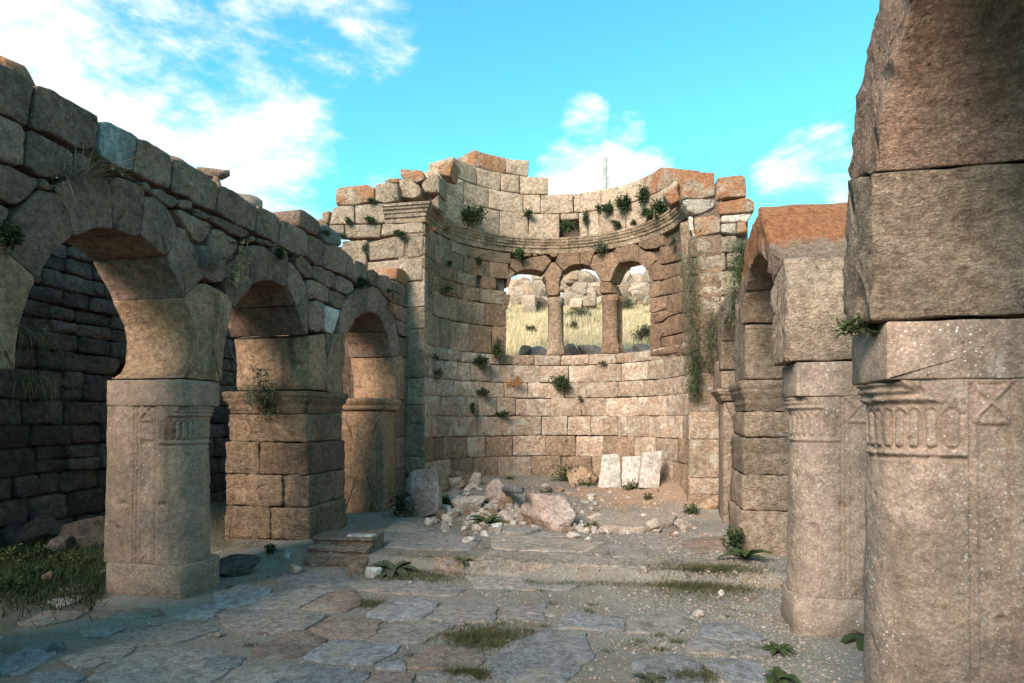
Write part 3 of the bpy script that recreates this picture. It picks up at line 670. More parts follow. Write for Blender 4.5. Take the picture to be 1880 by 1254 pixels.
# X of camera-side joints from the photograph
fx = lambda x, y, Y: onY(x, y, Y)[0]
Yp = 7.06
lz = [ -.05] + [onY(560, y, Yp)[1] for y in (992, 931.5, 872, 812, 760)]
lz[1] = max(lz[1], .10)
block_pier(left, -5.08, XL - .01, Yp, 7.96, lz, [[], [fx(499, 960, Yp)], [-4.32], [fx(478, 840, Yp)], []], 'pierblock', (lz[-1], onY(560, 717, Yp)[1]), imp_joint=fx(505, 740, Yp))
# third left pier: smooth monolith with a simple impost
p3 = stone('pier', [(XL - .76, .0), (XL + .0, .0), (XL - .02, 1.74), (XL - .74, 1.74)], map_y(9.40), .55, M['haunch'], left, seg=.06, bev=.03, rough=.01, wob=.006, tilt=.004)
moulded('impost', XL - .78, XL, 9.38, 9.98, 1.745, 1.94, 'haunch', p3, [(0, -.01), (.1, .02), (.35, .03), (.42, .015), (.5, .035), (.72, .05), (.9, .05), (1, .03)])
# masonry between the third pier and the apse shoulder, below the springing
for (z0, z1) in ((.05, .75), (.75, 1.3), (1.3, 1.95)):
    stone('wall_block', [(9.99, z0), (YS - .02, z0), (YS - .02, z1), (9.99, z1)], map_x(XL - .03, -1), .7, M['arcade'], left, rough=.012, bev=.02)

# ------------------------------------------------------------------ right arcade
right = thing('arcade_wall', (XR + .4, 6.0, 0), 'broken stone arcade close to the camera along the right side of the nave', 'arcade')
def RA(poly, name='voussoir', mat='block_r', X0=XR, depth=.8, **kw):
    kw.setdefault('seg', .05)
    return stone(name, poly, map_x(X0, 1), depth, M[mat], right, **kw)
def ringpoly(Yc, zc, r, Rr, a0, a1, k=4):
    p = [(Yc + r * math.cos(a0 + (a1 - a0) * i / k), zc + r * math.sin(a0 + (a1 - a0) * i / k)) for i in range(k + 1)]
    q = [(Yc + Rr * math.cos(a1 + (a0 - a1) * i / k), zc + Rr * math.sin(a1 + (a0 - a1) * i / k)) for i in range(k + 1)]
    return p + q
ZS = 2.045
# nearest pier R1 and the arch that springs from it towards and over the camera side
X1 = 1.03
carved_pier(right, X1 + .07, 1, 3.10, .46, .82, .31, ZS, -.05, 'shaft_r', fine=.42)
c1 = (2.12, 2.42)
a_0 = math.asin((2.70 - c1[1]) / .98)
def arcp(c, r, z): return c[0] + math.sqrt(max(0, r * r - (z - c[1]) ** 2))
RA([(3.08, ZS + .004), (3.085, 2.2), (arcp(c1, .98, 2.42), 2.42), (arcp(c1, .98, 2.55), 2.55), (arcp(c1, .98, 2.70), 2.70), (c1[0] + 1.38 * math.cos(a_0), c1[1] + 1.38 * math.sin(a_0)), (3.49, 2.60), (3.53, 2.4), (3.50, 2.25), (3.47, 2.14), (3.40, ZS + .01)], name='haunch_stone', X0=X1, depth=.86, bev=.012, rough=.024, tilt=0, wob=.016, corner=.014, gap=.003, seg=.035)
a_0 = math.asin((2.70 - c1[1]) / .98)
bounds = [a_0, R(56), R(80), R(105), R(131), R(158), R(178)]
for i, (a, b) in enumerate(zip(bounds[:-1], bounds[1:])):
    RA(ringpoly(c1[0], c1[1], .98, 1.38, a, b, 6), mat='rust_r', X0=X1, depth=.86, bev=.012, rough=.024, tilt=0, wob=.016, corner=.014, gap=.003, seg=.035)
for za, zb in ((-.1, .7), (.7, 1.5), (1.5, 2.42)):
    RA([(.72, za), (1.14, za), (1.14, zb), (.72, zb)], name='pier_block', X0=X1, depth=.86)
# R2: carved pier, broken arch on its near side, complete arch on its far side
X2 = XR
carved_pier(right, X2 + .03, 1, 5.15, .47, .84, .30, ZS, -.05, 'shaft_r', fine=.6)
c2 = (6.51, 2.27)
RA([(5.15, ZS + .004), (5.10, 2.2), (5.07, 2.4), (5.10, 2.6), (5.22, 2.86), (5.70, 2.70), (5.62, 2.5), (5.59, 2.3), (5.63, ZS + .004)], name='haunch_stone', X0=X2 - .06, depth=.88, bev=.012, rough=.022, wob=.014, tilt=0, corner=.014, gap=.003, seg=.04)
RA([(5.70, 2.71), (c2[0] + .92 * math.cos(R(140)), c2[1] + .92 * math.sin(R(140))), (c2[0] + .92 * math.cos(R(125)), c2[1] + .92 * math.sin(R(125))), (6.18, 3.50), (6.0, 3.34), (5.82, 3.12), (5.66, 2.98), (5.35, 2.88)], mat='block_lich', X0=X2 - .04, depth=.88, bev=.014, rough=.03, wob=.018, tilt=0, corner=.02, seg=.04)
RA([(c2[0] + .92 * math.cos(R(124)), c2[1] + .92 * math.sin(R(124))), (c2[0] + .92 * math.cos(R(110)), c2[1] + .92 * math.sin(R(110))), (c2[0] + .92 * math.cos(R(98)), c2[1] + .92 * math.sin(R(98))), (6.40, 3.64), (6.30, 3.62), (6.19, 3.52)], mat='block_lich', X0=X2 - .04, depth=.88, bev=.014, rough=.03, wob=.018, tilt=0, corner=.02, seg=.04)
bounds = [R(97), R(74), R(50), R(25)]
for i, (a, b) in enumerate(zip(bounds[:-1], bounds[1:])):
    RA(ringpoly(c2[0], c2[1], .92, 1.31, a, b, 5), mat='block_lich', X0=X2 - .04, depth=.88, bev=.012, rough=.018, wob=.012, tilt=0, corner=.02)
RA([(7.36, ZS), (7.40, 2.3), (7.34, 2.64), (7.72, 2.85), (7.85, 2.85), (8.2, 2.7), (8.24, 2.3), (8.2, ZS)], name='haunch_stone', X0=X2, depth=.84)
RA([(7.45, 2.86), (8.15, 2.80), (8.05, 3.2), (7.7, 3.35), (7.5, 3.1)], name='wall_block', X0=X2 + .03, depth=.7)
c3 = (8.84, 2.32)
bounds = [R(150), R(110), R(75), R(35), R(0)]
for a, b in zip(bounds[:-1], bounds[1:]):
    RA(ringpoly(c3[0], c3[1], .68, 1.02, a, b, 5), mat='block_lich' if a > 2 else 'block_r', X0=X2, depth=.8)
RA([(9.48, ZS), (9.5, 2.3), (9.86, 2.34), (10.0, 2.5), (10.42, 2.5), (10.42, ZS)], name='haunch_stone', X0=X2)
RA([(9.80, 2.95), (9.95, 2.52), (10.42, 2.52), (10.42, 3.3), (9.6, 3.35)], name='wall_block', X0=X2 + .04)
# R3: coursed block pier
Y3 = 7.36
rz = [-.05] + [onY(1400, y, Y3)[1] for y in (937, 872, 803, 756)]
block_pier(right, X2 + .0, 2.25, Y3, 8.18, rz, [[], [1.78], [], [1.72]], 'block_r', (rz[-1], ZS - .005))
# R4: plain pier beside the apse shoulder
p4 = stone('pier', [(X2 + .03, .05), (X2 + .8, .05), (X2 + .8, 1.86), (X2 + .03, 1.86)], map_y(9.48), .6, M['block_r'], right, seg=.07, bev=.03, rough=.008)
moulded('impost', X2, X2 + .82, 9.44, 10.1, 1.87, ZS - .005, 'block_r', p4, IMP)

# ------------------------------------------------------------------ apse with its shoulders
apse = thing('apse', (AX, AY + 1.0, 0), 'half round stone apse with three arched windows closing the nave', 'apse')
def AP(c, pts, name='wall_block', mat='apse', depth=.5, **kw):
    poly = [onA(x, y) for x, y in crop(c, pts)]
    kw.setdefault('seg', .075); kw.setdefault('rough', .012); kw.setdefault('bev', .018)
    return stone(name, poly, map_apse, depth, M[mat], apse, **kw)
def zline(y, x): return onA(x, y)[1]
def course(joints, z0, z1, mat, skip=(), depth=.5, name='wall_block', s_ends=None, **kw):
    """joints as photo columns at height of the course"""
    zc = (z0 + z1) / 2
    def s_of(x):
        if isinstance(x, tuple): return x[0]
        return onA(x, 600)[0]
    ss = [s_of(j) for j in joints]
    for i, (a, b) in enumerate(zip(ss[:-1], ss[1:])):
        if i in skip: continue
        j = lambda: random.uniform(-.013, .013)
        mm = random.choice(mat) if isinstance(mat, (list, tuple)) else mat
        kw.setdefault('rough', .016); kw.setdefault('bev', .016); kw.setdefault('tilt', .03); kw.setdefault('wob', .010)
        stone(name, [(a + j(), z0 + j()), (b + j(), z0 + j()), (b + j(), z1 + j()), (a + j(), z1 + j())], map_apse, depth, M[mm], apse, seg=.075, **kw)
xc = 1040
Zl = [zline(y, xc) for y in (872, 837, 800, 764, 731, 703, 671, 652)]      # course heights below the windows
END = (ST + ARC + .34,)
low = [([(.02,), 829, 869, 915, 976, 1030, 1087, 1135, 1185, 1233, END], .12, Zl[1], ['apse', 'apse', 'apse_low']),
       ([(.02,), 814, 857, 893, 942, 1002, 1057, 1108, 1163, 1204, 1245, END], Zl[1], Zl[2], ['apse', 'apse_low']),
       ([(.02,), 804, 826, 877, 925, 994, 1042, 1085, 1133, 1151, 1191, 1227, 1252, END], Zl[2], Zl[3], 'apse_low'),
       ([(.02,), 811, 840, 878, 912, 947, 1012, 1067, 1112, 1170, 1224, 1262, END], Zl[3], Zl[4], 'apse_low'),
       ([(.02,), 802, 834, 872, 926, 969, 1036, 1075, 1134, 1181, 1210, 1250, END], Zl[4], Zl[5], 'apse_low'),
       ([(.02,), 799, 816, 841, 865, 902, 944, 991, 1044, 1094, 1140, 1188, 1219, 1266, END], Zl[5], Zl[6], 'apse_low'),
       ([(.02,), 798, 822, 848, 879, 917, 941, 981, 1030, 1081, 1130, 1158, 1196, 1227, 1262, END], Zl[6], Zl[7], ['apse_low', 'apse'])]
for js, a, b, mt in low: course(js, a, b, mt)
# left of the windows
zj = [zline(y, 929) for y in (642, 600, 560, 534, 512, 483, 463)]
lw = [([(.02,), 785, 807, 827, 861, 904, 930], 0), ([(.02,), 786, 798, 810, 839.6, 891.5, 930], 1), ([(.02,), 800, 827, 849, 882, 930], 2),
      ([(.02,), 788, 808, 839.6, 874.5, 885, 911, 930], 3), ([(.02,), 799, 817, 851.5, 899, 934], 4), ([(.02,), 790, 806, 828.5, 868.5, 907.6, 938], 5)]
zj[0] = Zl[7]
for js, k in lw:
    course(js, zj[k], zj[k + 1], ['apse', 'apse', 'apse_warm'], skip=(4, 6) if k == 3 else ())
# window arches, columns and the masonry round them
av = dict(name='voussoir', mat='apse_warm', depth=.5, rough=.008, seg=.035, bev=.008, gap=.001, corner=.008, wob=.004)
for c, pts in (('V', [(1600, 595), (1640, 600), (1720, 690), (1690, 760), (1680, 840), (1690, 900), (1665, 950), (1570, 950), (1550, 880), (1545, 790), (1515, 735)]),
    ('V', [(1290, 590), (1290, 570), (1400, 540), (1540, 520), (1600, 580), (1510, 700), (1480, 690), (1420, 675), (1340, 672), (1305, 675)]),
    ('V', [(1170, 555), (1260, 560), (1290, 620), (1300, 675), (1235, 705), (1160, 640)]),
    ('V', [(1150, 660), (1215, 712), (1170, 765), (1140, 860), (1128, 770)]),
    ('W', [(115, 230), (160, 140), (240, 100), (360, 90), (380, 130), (378, 262), (330, 267), (260, 287), (200, 335)]),
    ('W', [(385, 100), (420, 85), (560, 110), (520, 160), (480, 285), (430, 268), (385, 262)]),
    ('W', [(530, 165), (620, 140), (735, 135), (800, 245), (750, 325), (715, 420), (700, 448), (590, 443), (575, 400), (540, 340), (485, 290)]),
    ('W', [(735, 130), (780, 80), (880, 45), (980, 50), (1010, 80), (1005, 242), (930, 225), (850, 238), (805, 250)]),
    ('W', [(1015, 90), (1080, 130), (1140, 130), (1180, 190), (1200, 220), (1120, 290), (1100, 330), (1060, 285), (1010, 245)])):
    AP(c, pts, **av)
for pts in ([(1310, 500), (1390, 500), (1385, 530), (1300, 540)], [(1395, 495), (1450, 490), (1450, 530), (1410, 535)], [(1460, 492), (1560, 488), (1540, 512), (1460, 520)], [(1570, 490), (1670, 480), (1670, 530), (1620, 545), (1570, 510)]):
    AP('V', pts, name='filler_stone', mat='apse_warm', depth=.25, seg=.04, rough=.02)
for pts in ([(1015, 20), (1140, -40), (1270, -60), (1265, 60), (1200, 90), (1080, 100), (1010, 60)], [(1240, 80), (1395, 60), (1400, 230), (1240, 265)], [(1410, 60), (1500, 20), (1610, -30), (1620, 190), (1410, 230)],
    [(1110, 300), (1230, 215), (1240, 270), (1270, 280), (1275, 425), (1140, 440), (1122, 390)], [(1275, 280), (1450, 240), (1450, 380), (1370, 400), (1280, 430)],
    [(1128, 470), (1230, 440), (1240, 600), (1128, 630)], [(1245, 450), (1360, 410), (1365, 580), (1245, 600)], [(1370, 400), (1450, 390), (1475, 560), (1368, 590)],
    [(1128, 635), (1310, 605), (1310, 740), (1130, 790)], [(1315, 605), (1475, 565), (1460, 780), (1315, 830)], [(1135, 800), (1310, 755), (1320, 830), (1230, 890), (1140, 905)],
    [(1135, 915), (1270, 900), (1330, 840), (1440, 800), (1440, 1000), (1250, 1045), (1250, 1165), (1135, 1200)], [(1445, 800), (1540, 800), (1530, 985), (1445, 1000)],
    [(1255, 1060), (1370, 1035), (1375, 1140), (1260, 1160)], [(1380, 1035), (1530, 990), (1550, 1110), (1380, 1140)], [(1455, 240), (1600, 200), (1620, 380), (1455, 385)],
    [(1480, 390), (1650, 390), (1650, 560), (1480, 560)], [(1480, 565), (1650, 565), (1655, 780), (1470, 785)], [(1545, 790), (1655, 785), (1660, 985), (1540, 985)], [(1555, 990), (1665, 990), (1670, 1190), (1560, 1150)],
    [(1140, 1205), (1370, 1145), (1550, 1125), (1560, 1160), (1665, 1200), (1665, 1250), (1140, 1250)]):
    AP('W', pts, mat='apse_warm', gap=-.003, bev=.012, tilt=.006)
# courses above the windows, over the cornice
ct = zline(433, 1040); cb = zline(467, 1040)
U = [zline(y, 954) for y in (390.6, 354.6, 322, 293)]; ct = zline(437, 954)
cu = [ST * .2]
upm = ['apse_up', 'apse_up', 'apse_up']
course([804, 852, 918, 971, 1027], ct, U[0], upm, depth=.55)
course([1027, 1063, 1079, 1099.5, 1149, 1190, 1238], ct, U[0], upm, depth=.55, skip=(0,))
course([810, 852, 897, 962, 993, 1053, 1103, 1133, 1180], U[0], U[1], upm, depth=.55)
course([830, 875, 919.5, 954, 1007], U[1], U[2], upm, depth=.6)
course([871, 928], U[2], U[3], 'lichen', depth=.62); course([928, 971], U[2], U[3], 'apse_up', depth=.62)
# lintel half-filling the small square opening
s0, s1 = onA(1029, 600)[0], onA(1062, 600)[0]
stone('lintel', [(s0, ct + .40 * (U[0] - ct) + .18), (s1, ct + .4 * (U[0] - ct) + .18), (s1, U[0]), (s0, U[0])], map_apse, .55, M['apse_up'], apse, seg=.075)
stone('infill_stone', [(s0 - .1, ct), (s1 + .1, ct), (s1 + .1, U[0]), (s0 - .1, U[0])], lambda s, z, d: map_apse(s, z, d + .3), .25, M['core'], apse, seg=.1)
sa, sb = onA(1180, 600)[0], onA(1240, 600)[0]
stone('wall_block', [(onA(1180, 600)[0], U[0]), (onA(1238, 600)[0], U[0]), (onA(1238, 600)[0] - .05, U[1] - .15), (onA(1213, 600)[0], U[1] + .03), (onA(1180, 600)[0], U[1] - .01)], map_apse, .55, M['lichen'], apse, seg=.07)
# the cornice: one swept profile cut into lengths
def cornice(s_a, s_b, zt, zb_, mat='apse'):
    prof = [(.5, 1.0), (0.02, 1.0), (-.115, 1.0), (-.12, .88), (-.105, .84), (-.10, .72), (-.075, .64), (-.07, .56), (-.045, .50), (-.04, .36), (-.015, .30), (-.01, .02), (.0, 0), (.5, 0)]
    n = max(2, int((s_b - s_a) / .07)); V = []; Fc = []; m = len(prof)
    for i in range(n + 1):
        s = s_a + .004 + (s_b - s_a - .008) * i / n
        for d, f in prof:
            z = zb_ + (zt - zb_) * f; q = Vector((s, z, d)); dd = fbm(q, 5, .020)
            v = map_apse(s, z + dd * .5, d + dd * (1 if d < .4 else 0)); V.append(v)
    for i in range(n):
        for j in range(m):
            a, b = i * m + j, i * m + (j + 1) % m; Fc.append((a, a + m, b + m, b))
    Fc.append(tuple(range(m))); Fc.append(tuple(range(n * m, n * m + m))[::-1])
    return link('cornice_block', V, Fc, M[mat], apse, centre=True, smooth=False)
js = [(-.02,)] + [812, 850, 889, 940, 1002, 1044, 1062, 1120, 1175, 1215, 1247] + [(ST + ARC + .30,)]
js = [j[0] if isinstance(j, tuple) else onA(j, 600)[0] for j in js]
for a, b in zip(js[:-1], js[1:]): cornice(a, b, ct - .004, ct - .31)
# a few stones filling the band between top of left courses / arches and the cornice
sgap = zj[6]
if ct - .31 - sgap > .05:
    course([(.02,), 800, 828, 868, 907, 936], sgap, ct - .315, 'apse')
# the thick body behind the facing, with the window openings left free
def core_arc(s_a, s_b, z0, z1):
    n = max(2, int((s_b - s_a) / .12)); V = []; Fc = []
    for i in range(n + 1):
        s = s_a + (s_b - s_a) * i / n
        for d, z in ((.10, z0), (.10, z1), (.48, z1), (.48, z0)): V.append(map_apse(s, z, d))
    for i in range(n):
        for j in range(4):
            a, b = i * 4 + j, i * 4 + (j + 1) % 4; Fc.append((a, a + 4, b + 4, b))
    Fc.append((0, 1, 2, 3)); Fc.append((n * 4, n * 4 + 1, n * 4 + 2, n * 4 + 3)[::-1])
    link('rubble_core', V, Fc, M['core'], apse, smooth=False, centre=True)
sw0, sw1 = onA(930, 600)[0], onA(1193, 600)[0]
core_arc(.03, ST + ARC + .3, -.1, Zl[7] - .06)
core_arc(.03, sw0 - .01, Zl[7] - .06, ct)
core_arc(sw1 + .01, ST + ARC + .3, Zl[7] - .06, ct)
core_arc(sw0 - .06, sw1 + .06, zline(470, 1060), ct)
# colonnettes: front shaft, deep reveal behind
def colonnette(xa, xb, y_cap, y_blk, mat, carved):
    sA, sB = onA(xa, 600)[0], onA(xb, 600)[0]; sm = (sA + sB) / 2; w = (sB - sA)
    zb = Zl[7] + .0; zt = zline(y_cap, (xa + xb) / 2)
    prof = [(0, .5 * w + .035), (.05, .5 * w + .04), (.055, .5 * w + .03), (.16, .5 * w + .03), (.17, .5 * w + .012), (.2, .5 * w + .008), (.205, .5 * w), (.22, .5 * w), (.5, .5 * w), (.9, .5 * w - .004), (.905, .5 * w + .014), (.925, .5 * w + .018), (.94, .5 * w + .012), (.945, .5 * w + .015), (1.0, .5 * w + .02)]
    ring = []
    for i in range(13): a = math.pi * i / 12; ring.append((-math.cos(a), -math.sin(a), 0))
    ring2 = [(1, 0, 1), (1, .25, 1)] + [(math.cos(math.pi * i / 6), 0 + math.sin(math.pi * i / 6), 2) for i in range(7)]
    V = []; Fc = []
    depth = .46
    for f, r in prof:
        z = zb + (zt - zb) * f
        for (cx, cy, k) in ring: V.append(map_apse(sm + cx * r, z, .14 + cy * min(r, .14)))
        V.append(map_apse(sm + r * .8, z, .16)); V.append(map_apse(sm + r * .8, z, depth - .15))
        for i in range(9):
            a = math.pi * i / 8; V.append(map_apse(sm + math.cos(a) * r, z, depth - .14 + math.sin(a) * .12))
        V.append(map_apse(sm - r * .8, z, depth - .15)); V.append(map_apse(sm - r * .8, z, .16))
    n = 13 + 2 + 9 + 2
    for j in range(len(prof) - 1):
        for i in range(n): a, b = j * n + i, j * n + (i + 1) % n; Fc.append((a, b, b + n, a + n))
    Fc.append(tuple(range(n))[::-1]); Fc.append(tuple(range((len(prof) - 1) * n, len(prof) * n)))
    for v in V: v += Vector((noise.noise(v * 8), noise.noise(v * 8 + Vector((9, 0, 0))), 0)) * .005
    sh = link('window_column', V, Fc, M[mat], apse, centre=True)
    return sh, sm, w, zt
k1 = colonnette(1007, 1033, 545, 0, 'apse', False)
k2 = colonnette(1102, 1128.5, 541, 0, 'apse_warm', True)
AP('W', [(590, 447), (700, 452), (718, 520), (735, 575), (590, 580)], name='carved_capital', mat='apse_warm', depth=.48, seg=.025, rough=.035, bev=.02)
# left jamb of the first window: impost moulding that runs back through the wall, jamb stones
def jamb(s_a, s_b, z0, z1, proj, mat, name):
    V = []; Fc = []
    prof = [(0, 0), (.12, proj * .3), (.3, proj * .35), (.34, proj * .7), (.6, proj * .75), (.66, proj), (.96, proj), (1, proj * .8)]
    for f, e in prof:
        z = z0 + (z1 - z0) * f
        for s, d in ((s_a, -e * .6), (s_b + e, -e * .6), (s_b + e, .5 + e * .3), (s_a, .5)): V.append(map_apse(s, z, d))
    for j in range(len(prof) - 1):
        for i in range(4): a, b = j * 4 + i, j * 4 + (i + 1) % 4; Fc.append((a, b, b + 4, a + 4))
    Fc.append((0, 1, 2, 3)[::-1]); k = (len(prof) - 1) * 4; Fc.append((k, k + 1, k + 2, k + 3))
    return link(name, V, Fc, M[mat], apse, centre=True, smooth=False)
jamb(sw0 - .05, sw0 + .015, zline(568, 931), zline(541, 931), .05, 'apse_warm', 'jamb_impost')

# shoulders, facing the camera at Y = YS
def SH(c, pts, mat='shoulder', name='wall_block', depth=.45, Y=YS, **kw):
    poly = [onY(x, y, Y) for x, y in crop(c, pts)]
    kw.setdefault('rough', .016); kw.setdefault('bev', .022); kw.setdefault('wob', .008)
    return stone(name, poly, map_y(Y), depth, M[mat], apse, seg=.06, **kw)
SH('S', [(150, 510), (200, 485), (480, 460), (570, 490), (570, 640), (350, 680), (150, 685)], 'lichen')
SH('S', [(578, 460), (700, 430), (820, 450), (830, 640), (680, 660), (575, 640)])
SH('S', [(835, 400), (970, 400), (1070, 500), (1060, 590), (980, 610), (850, 590)], 'shoulder', rough=.05, Y=YS + .12)
SH('S', [(670, 430), (720, 390), (880, 395), (830, 440), (700, 440)], 'lichen', Y=YS + .2)
SH('S', [(850, 290), (1070, 300), (1110, 380), (1100, 420), (1020, 440), (880, 400), (848, 370)], 'lichen', rough=.03, Y=YS + .25)
SH('S', [(860, 405), (1010, 440), (1060, 470), (1050, 540), (900, 500)], 'shoulder', rough=.03, Y=YS + .3)
SH('S', [(1070, 460), (1170, 355), (1270, 345), (1275, 560), (1110, 540)], 'shoulder', rough=.03, Y=YS + .10)
SH('S', [(1165, 650), (1265, 565), (1268, 735)], 'shoulder', rough=.01, Y=YS + .1)
SH('S', [(1240, 260), (1330, 220), (1430, 195), (1385, 375), (1260, 345)], 'lichen', rough=.02, Y=YS + .42)
SH('S', [(80, 890), (120, 710), (200, 688), (352, 688), (350, 830), (345, 885)])
SH('S', [(360, 684), (530, 667), (690, 662), (705, 860), (640, 882), (360, 884)])
SH('S', [(0, 760), (90, 740), (70, 880), (5, 880)], 'lichen', Y=YS + .15)
SH('S', [(80, 895), (240, 892), (240, 1000), (80, 980)], Y=YS + .03); SH('S', [(248, 892), (640, 888), (640, 1000), (625, 1032), (260, 1042)]); SH('S', [(650, 884), (1092, 848), (1096, 980), (780, 1000), (640, 1028)])
SH('C', [(1160, 480), (1380, 470), (1372, 660), (1370, 760), (1150, 700)]); SH('C', [(1390, 490), (1620, 440), (1700, 470), (1700, 620), (1600, 630), (1400, 650), (1380, 600)]); SH('C', [(1735, 418), (1862, 410), (1862, 612), (1725, 622)])
SH('C', [(1600, 425), (1690, 418), (1720, 470), (1705, 620), (1700, 470)], name='filler_stone', depth=.2, Y=YS + .08)
SH('C', [(1380, 665), (1700, 632), (1858, 625), (1858, 822), (1380, 840)])
for ya, yb in ((517, 563.4), (563.4, 604), (604, 644), (644, 694), (694, 743), (743, 779), (779, 839), (839, 872)):
    xL = XL - .1; za, zb_ = onY(763, yb, YS)[1], onY(763, ya, YS)[1]
    SHo = stone('corner_block', [(xL, za), (AX - AR, za), (AX - AR, zb_), (xL, zb_)], map_y(YS - random.uniform(0, .008)), .45, M['apse' if yb > 600 else 'shoulder'], apse, seg=.06, rough=.012, bev=.018)
# moulded cornice block on the left shoulder
xa_, _ = onY(707, 380, YS); zt_ = onY(740, 368, YS)[1]; zb2 = ct - .31
V = []; Fc = []; prof = [(.4, 1.0), (-.14, 1.0), (-.145, .86), (-.12, .84), (-.115, .72), (-.08, .66), (-.075, .52), (-.05, .50), (-.045, .30), (-.012, .26), (-.01, .02), (.4, 0)]
n = 14; x_b = AX - AR + .14
for i in range(n + 1):
    x = xa_ + (x_b - xa_) * i / n
    for d, f in prof:
        z = zb2 + (ct - zb2) * f; q = Vector((x, z, d)); dd = fbm(q, 6, .008); V.append(Vector((min(x, x_b - .14 - d if d < .1 else AX - AR), YS + d + dd, z + dd * .5)))
m = len(prof)
for i in range(n):
    for j in range(m): a, b = i * m + j, i * m + (j + 1) % m; Fc.append((a, a + m, b + m, b))
Fc.append(tuple(range(m))); Fc.append(tuple(range(n * m, n * m + m))[::-1])
link('cornice_block', V, Fc, M['shoulder'], apse, centre=True, smooth=False)
# right shoulder
SH('Q', [(470, 180), (610, 115), (700, 120), (705, 260), (620, 280), (530, 275), (500, 285), (490, 200)], 'lichen', depth=.5, rough=.025)
SH('Q', [(385, 250), (470, 195), (495, 285), (440, 320)], 'lichen', Y=YS + .35, depth=.3)
SH('Q', [(715, 150), (860, 130), (890, 150), (895, 265), (770, 270), (710, 290)], 'lichen', depth=.5)
SH('Q', [(500, 290), (540, 278), (700, 282), (700, 330), (590, 378), (540, 355)], 'rubble', rough=.03)
SH('Q', [(720, 300), (895, 270), (940, 290), (945, 355), (730, 375), (715, 350)], 'lichen', rough=.02, depth=.5)
SH('Q', [(575, 390), (700, 378), (735, 400), (735, 480), (580, 515)], 'lichen'); SH('Q', [(738, 382), (930, 365), (900, 420), (740, 425)], 'rubble', rough=.04); SH('Q', [(738, 430), (832, 424), (832, 495), (738, 484)], 'rubble', rough=.02)
SH('Q', [(835, 420), (890, 410), (900, 480), (838, 490)], 'lichen', Y=YS - .05)
SH('Q', [(580, 520), (835, 500), (840, 600), (590, 615)]); SH('Q', [(590, 622), (765, 608), (770, 710), (600, 722)]); SH('Q', [(775, 605), (870, 605), (870, 700), (775, 695)])
SH('Q', [(598, 728), (770, 715), (870, 718), (860, 860), (603, 865)]); SH('Q', [(605, 870), (735, 868), (860, 870), (850, 990), (610, 992)]); SH('Q', [(610, 997), (850, 995), (850, 1125), (612, 1140)])
SH('Q', [(540, 385), (572, 388), (578, 520), (560, 470), (545, 470)], 'rubble', rough=.02, Y=YS + .02)
SH('Q', [(490, 420), (570, 400), (580, 620), (590, 900), (600, 1140), (560, 1140), (500, 600)], 'apse', Y=YS + .18, depth=.3)
for ya, yb in ((625, 685), (685, 756), (756, 807), (807, 878), (878, 908)):
    za, zb_ = onY(1300, yb, YS)[1], onY(1300, ya, YS)[1]
    stone('corner_block', [(AX + AR, za), (X2 + .1, za), (X2 + .1, zb_), (AX + AR, zb_)], map_y(YS - random.uniform(0, .01)), .45, M['apse_low' if yb > 690 else 'shoulder'], apse, seg=.06, rough=.014, bev=.02)
def sh_core(x0, x1, z0, z1):
    V = [(x, y, z) for z in (z0, z1) for x, y in ((x0, YS + .12), (x1, YS + .12), (x1, YS + .5), (x0, YS + .5))]
    link('rubble_core', V, [(3, 2, 1, 0), (4, 5, 6, 7), (0, 1, 5, 4), (1, 2, 6, 5), (2, 3, 7, 6), (3, 0, 4, 7)], M['core'], apse, smooth=False, centre=True)
sh_core(-5.15, AX - AR - .08, .0, 5.1); sh_core(-5.36, -5.16, .0, 4.75); sh_core(AX + AR + .08, 1.7, .3, 4.85)
# ------------------------------------------------------------------ random coursed walls (left aisle wall, unseen west wall added behind the camera for shade)
def coursed(parent, mapf, s0, s1, z0, z1, hr, wr, mat, depth=.4, **kw):
    z = z0
    while z < z1 - .1:
        h = min(random.uniform(*hr), z1 - z); s = s0 - random.uniform(0, .3)
        while s < s1:
            w = random.uniform(*wr); j = lambda a=.02: random.uniform(-a, a)
            if h > .27 and random.random() < .16:
                k = h * random.uniform(.4, .6)
                parts = [[(s, z), (s + w, z), (s + w, z + k), (s, z + k)], [(s, z + k), (s + w, z + k), (s + w, z + h), (s, z + h)]]
            else: parts = [[(s, z), (s + w, z), (s + w, z + h), (s, z + h)]]
            for q in parts:
                q = [(a + j(), b + j(.018)) for a, b in q]
                off = random.uniform(-.03, .03)
                stone('wall_block', q, lambda a, b, d: mapf(a, b, d + off), depth, M[mat], parent, back=False, **kw)
            s += w
        z += h
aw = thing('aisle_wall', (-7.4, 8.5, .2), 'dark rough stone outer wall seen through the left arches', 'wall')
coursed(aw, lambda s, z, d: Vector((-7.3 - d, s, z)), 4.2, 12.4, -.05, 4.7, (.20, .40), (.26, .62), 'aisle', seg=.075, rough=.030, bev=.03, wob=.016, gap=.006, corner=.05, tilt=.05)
V = [(x, y, z) for z in (-.2, 4.68) for x, y in ((-7.9, 4.0), (-7.42, 4.0), (-7.42, 13.0), (-7.9, 13.0))]
link('rubble_core', V, [(3, 2, 1, 0), (4, 5, 6, 7), (0, 1, 5, 4), (1, 2, 6, 5), (2, 3, 7, 6), (3, 0, 4, 7)], M['core'], aw, smooth=False, centre=True)
ww = thing('west_shade_wall', (-1.5, -3.6, 0), 'unseen plain stone end wall behind the viewer, added to shade the nave', 'wall')  # out of view; added and sized for the shade it casts on floor and piers
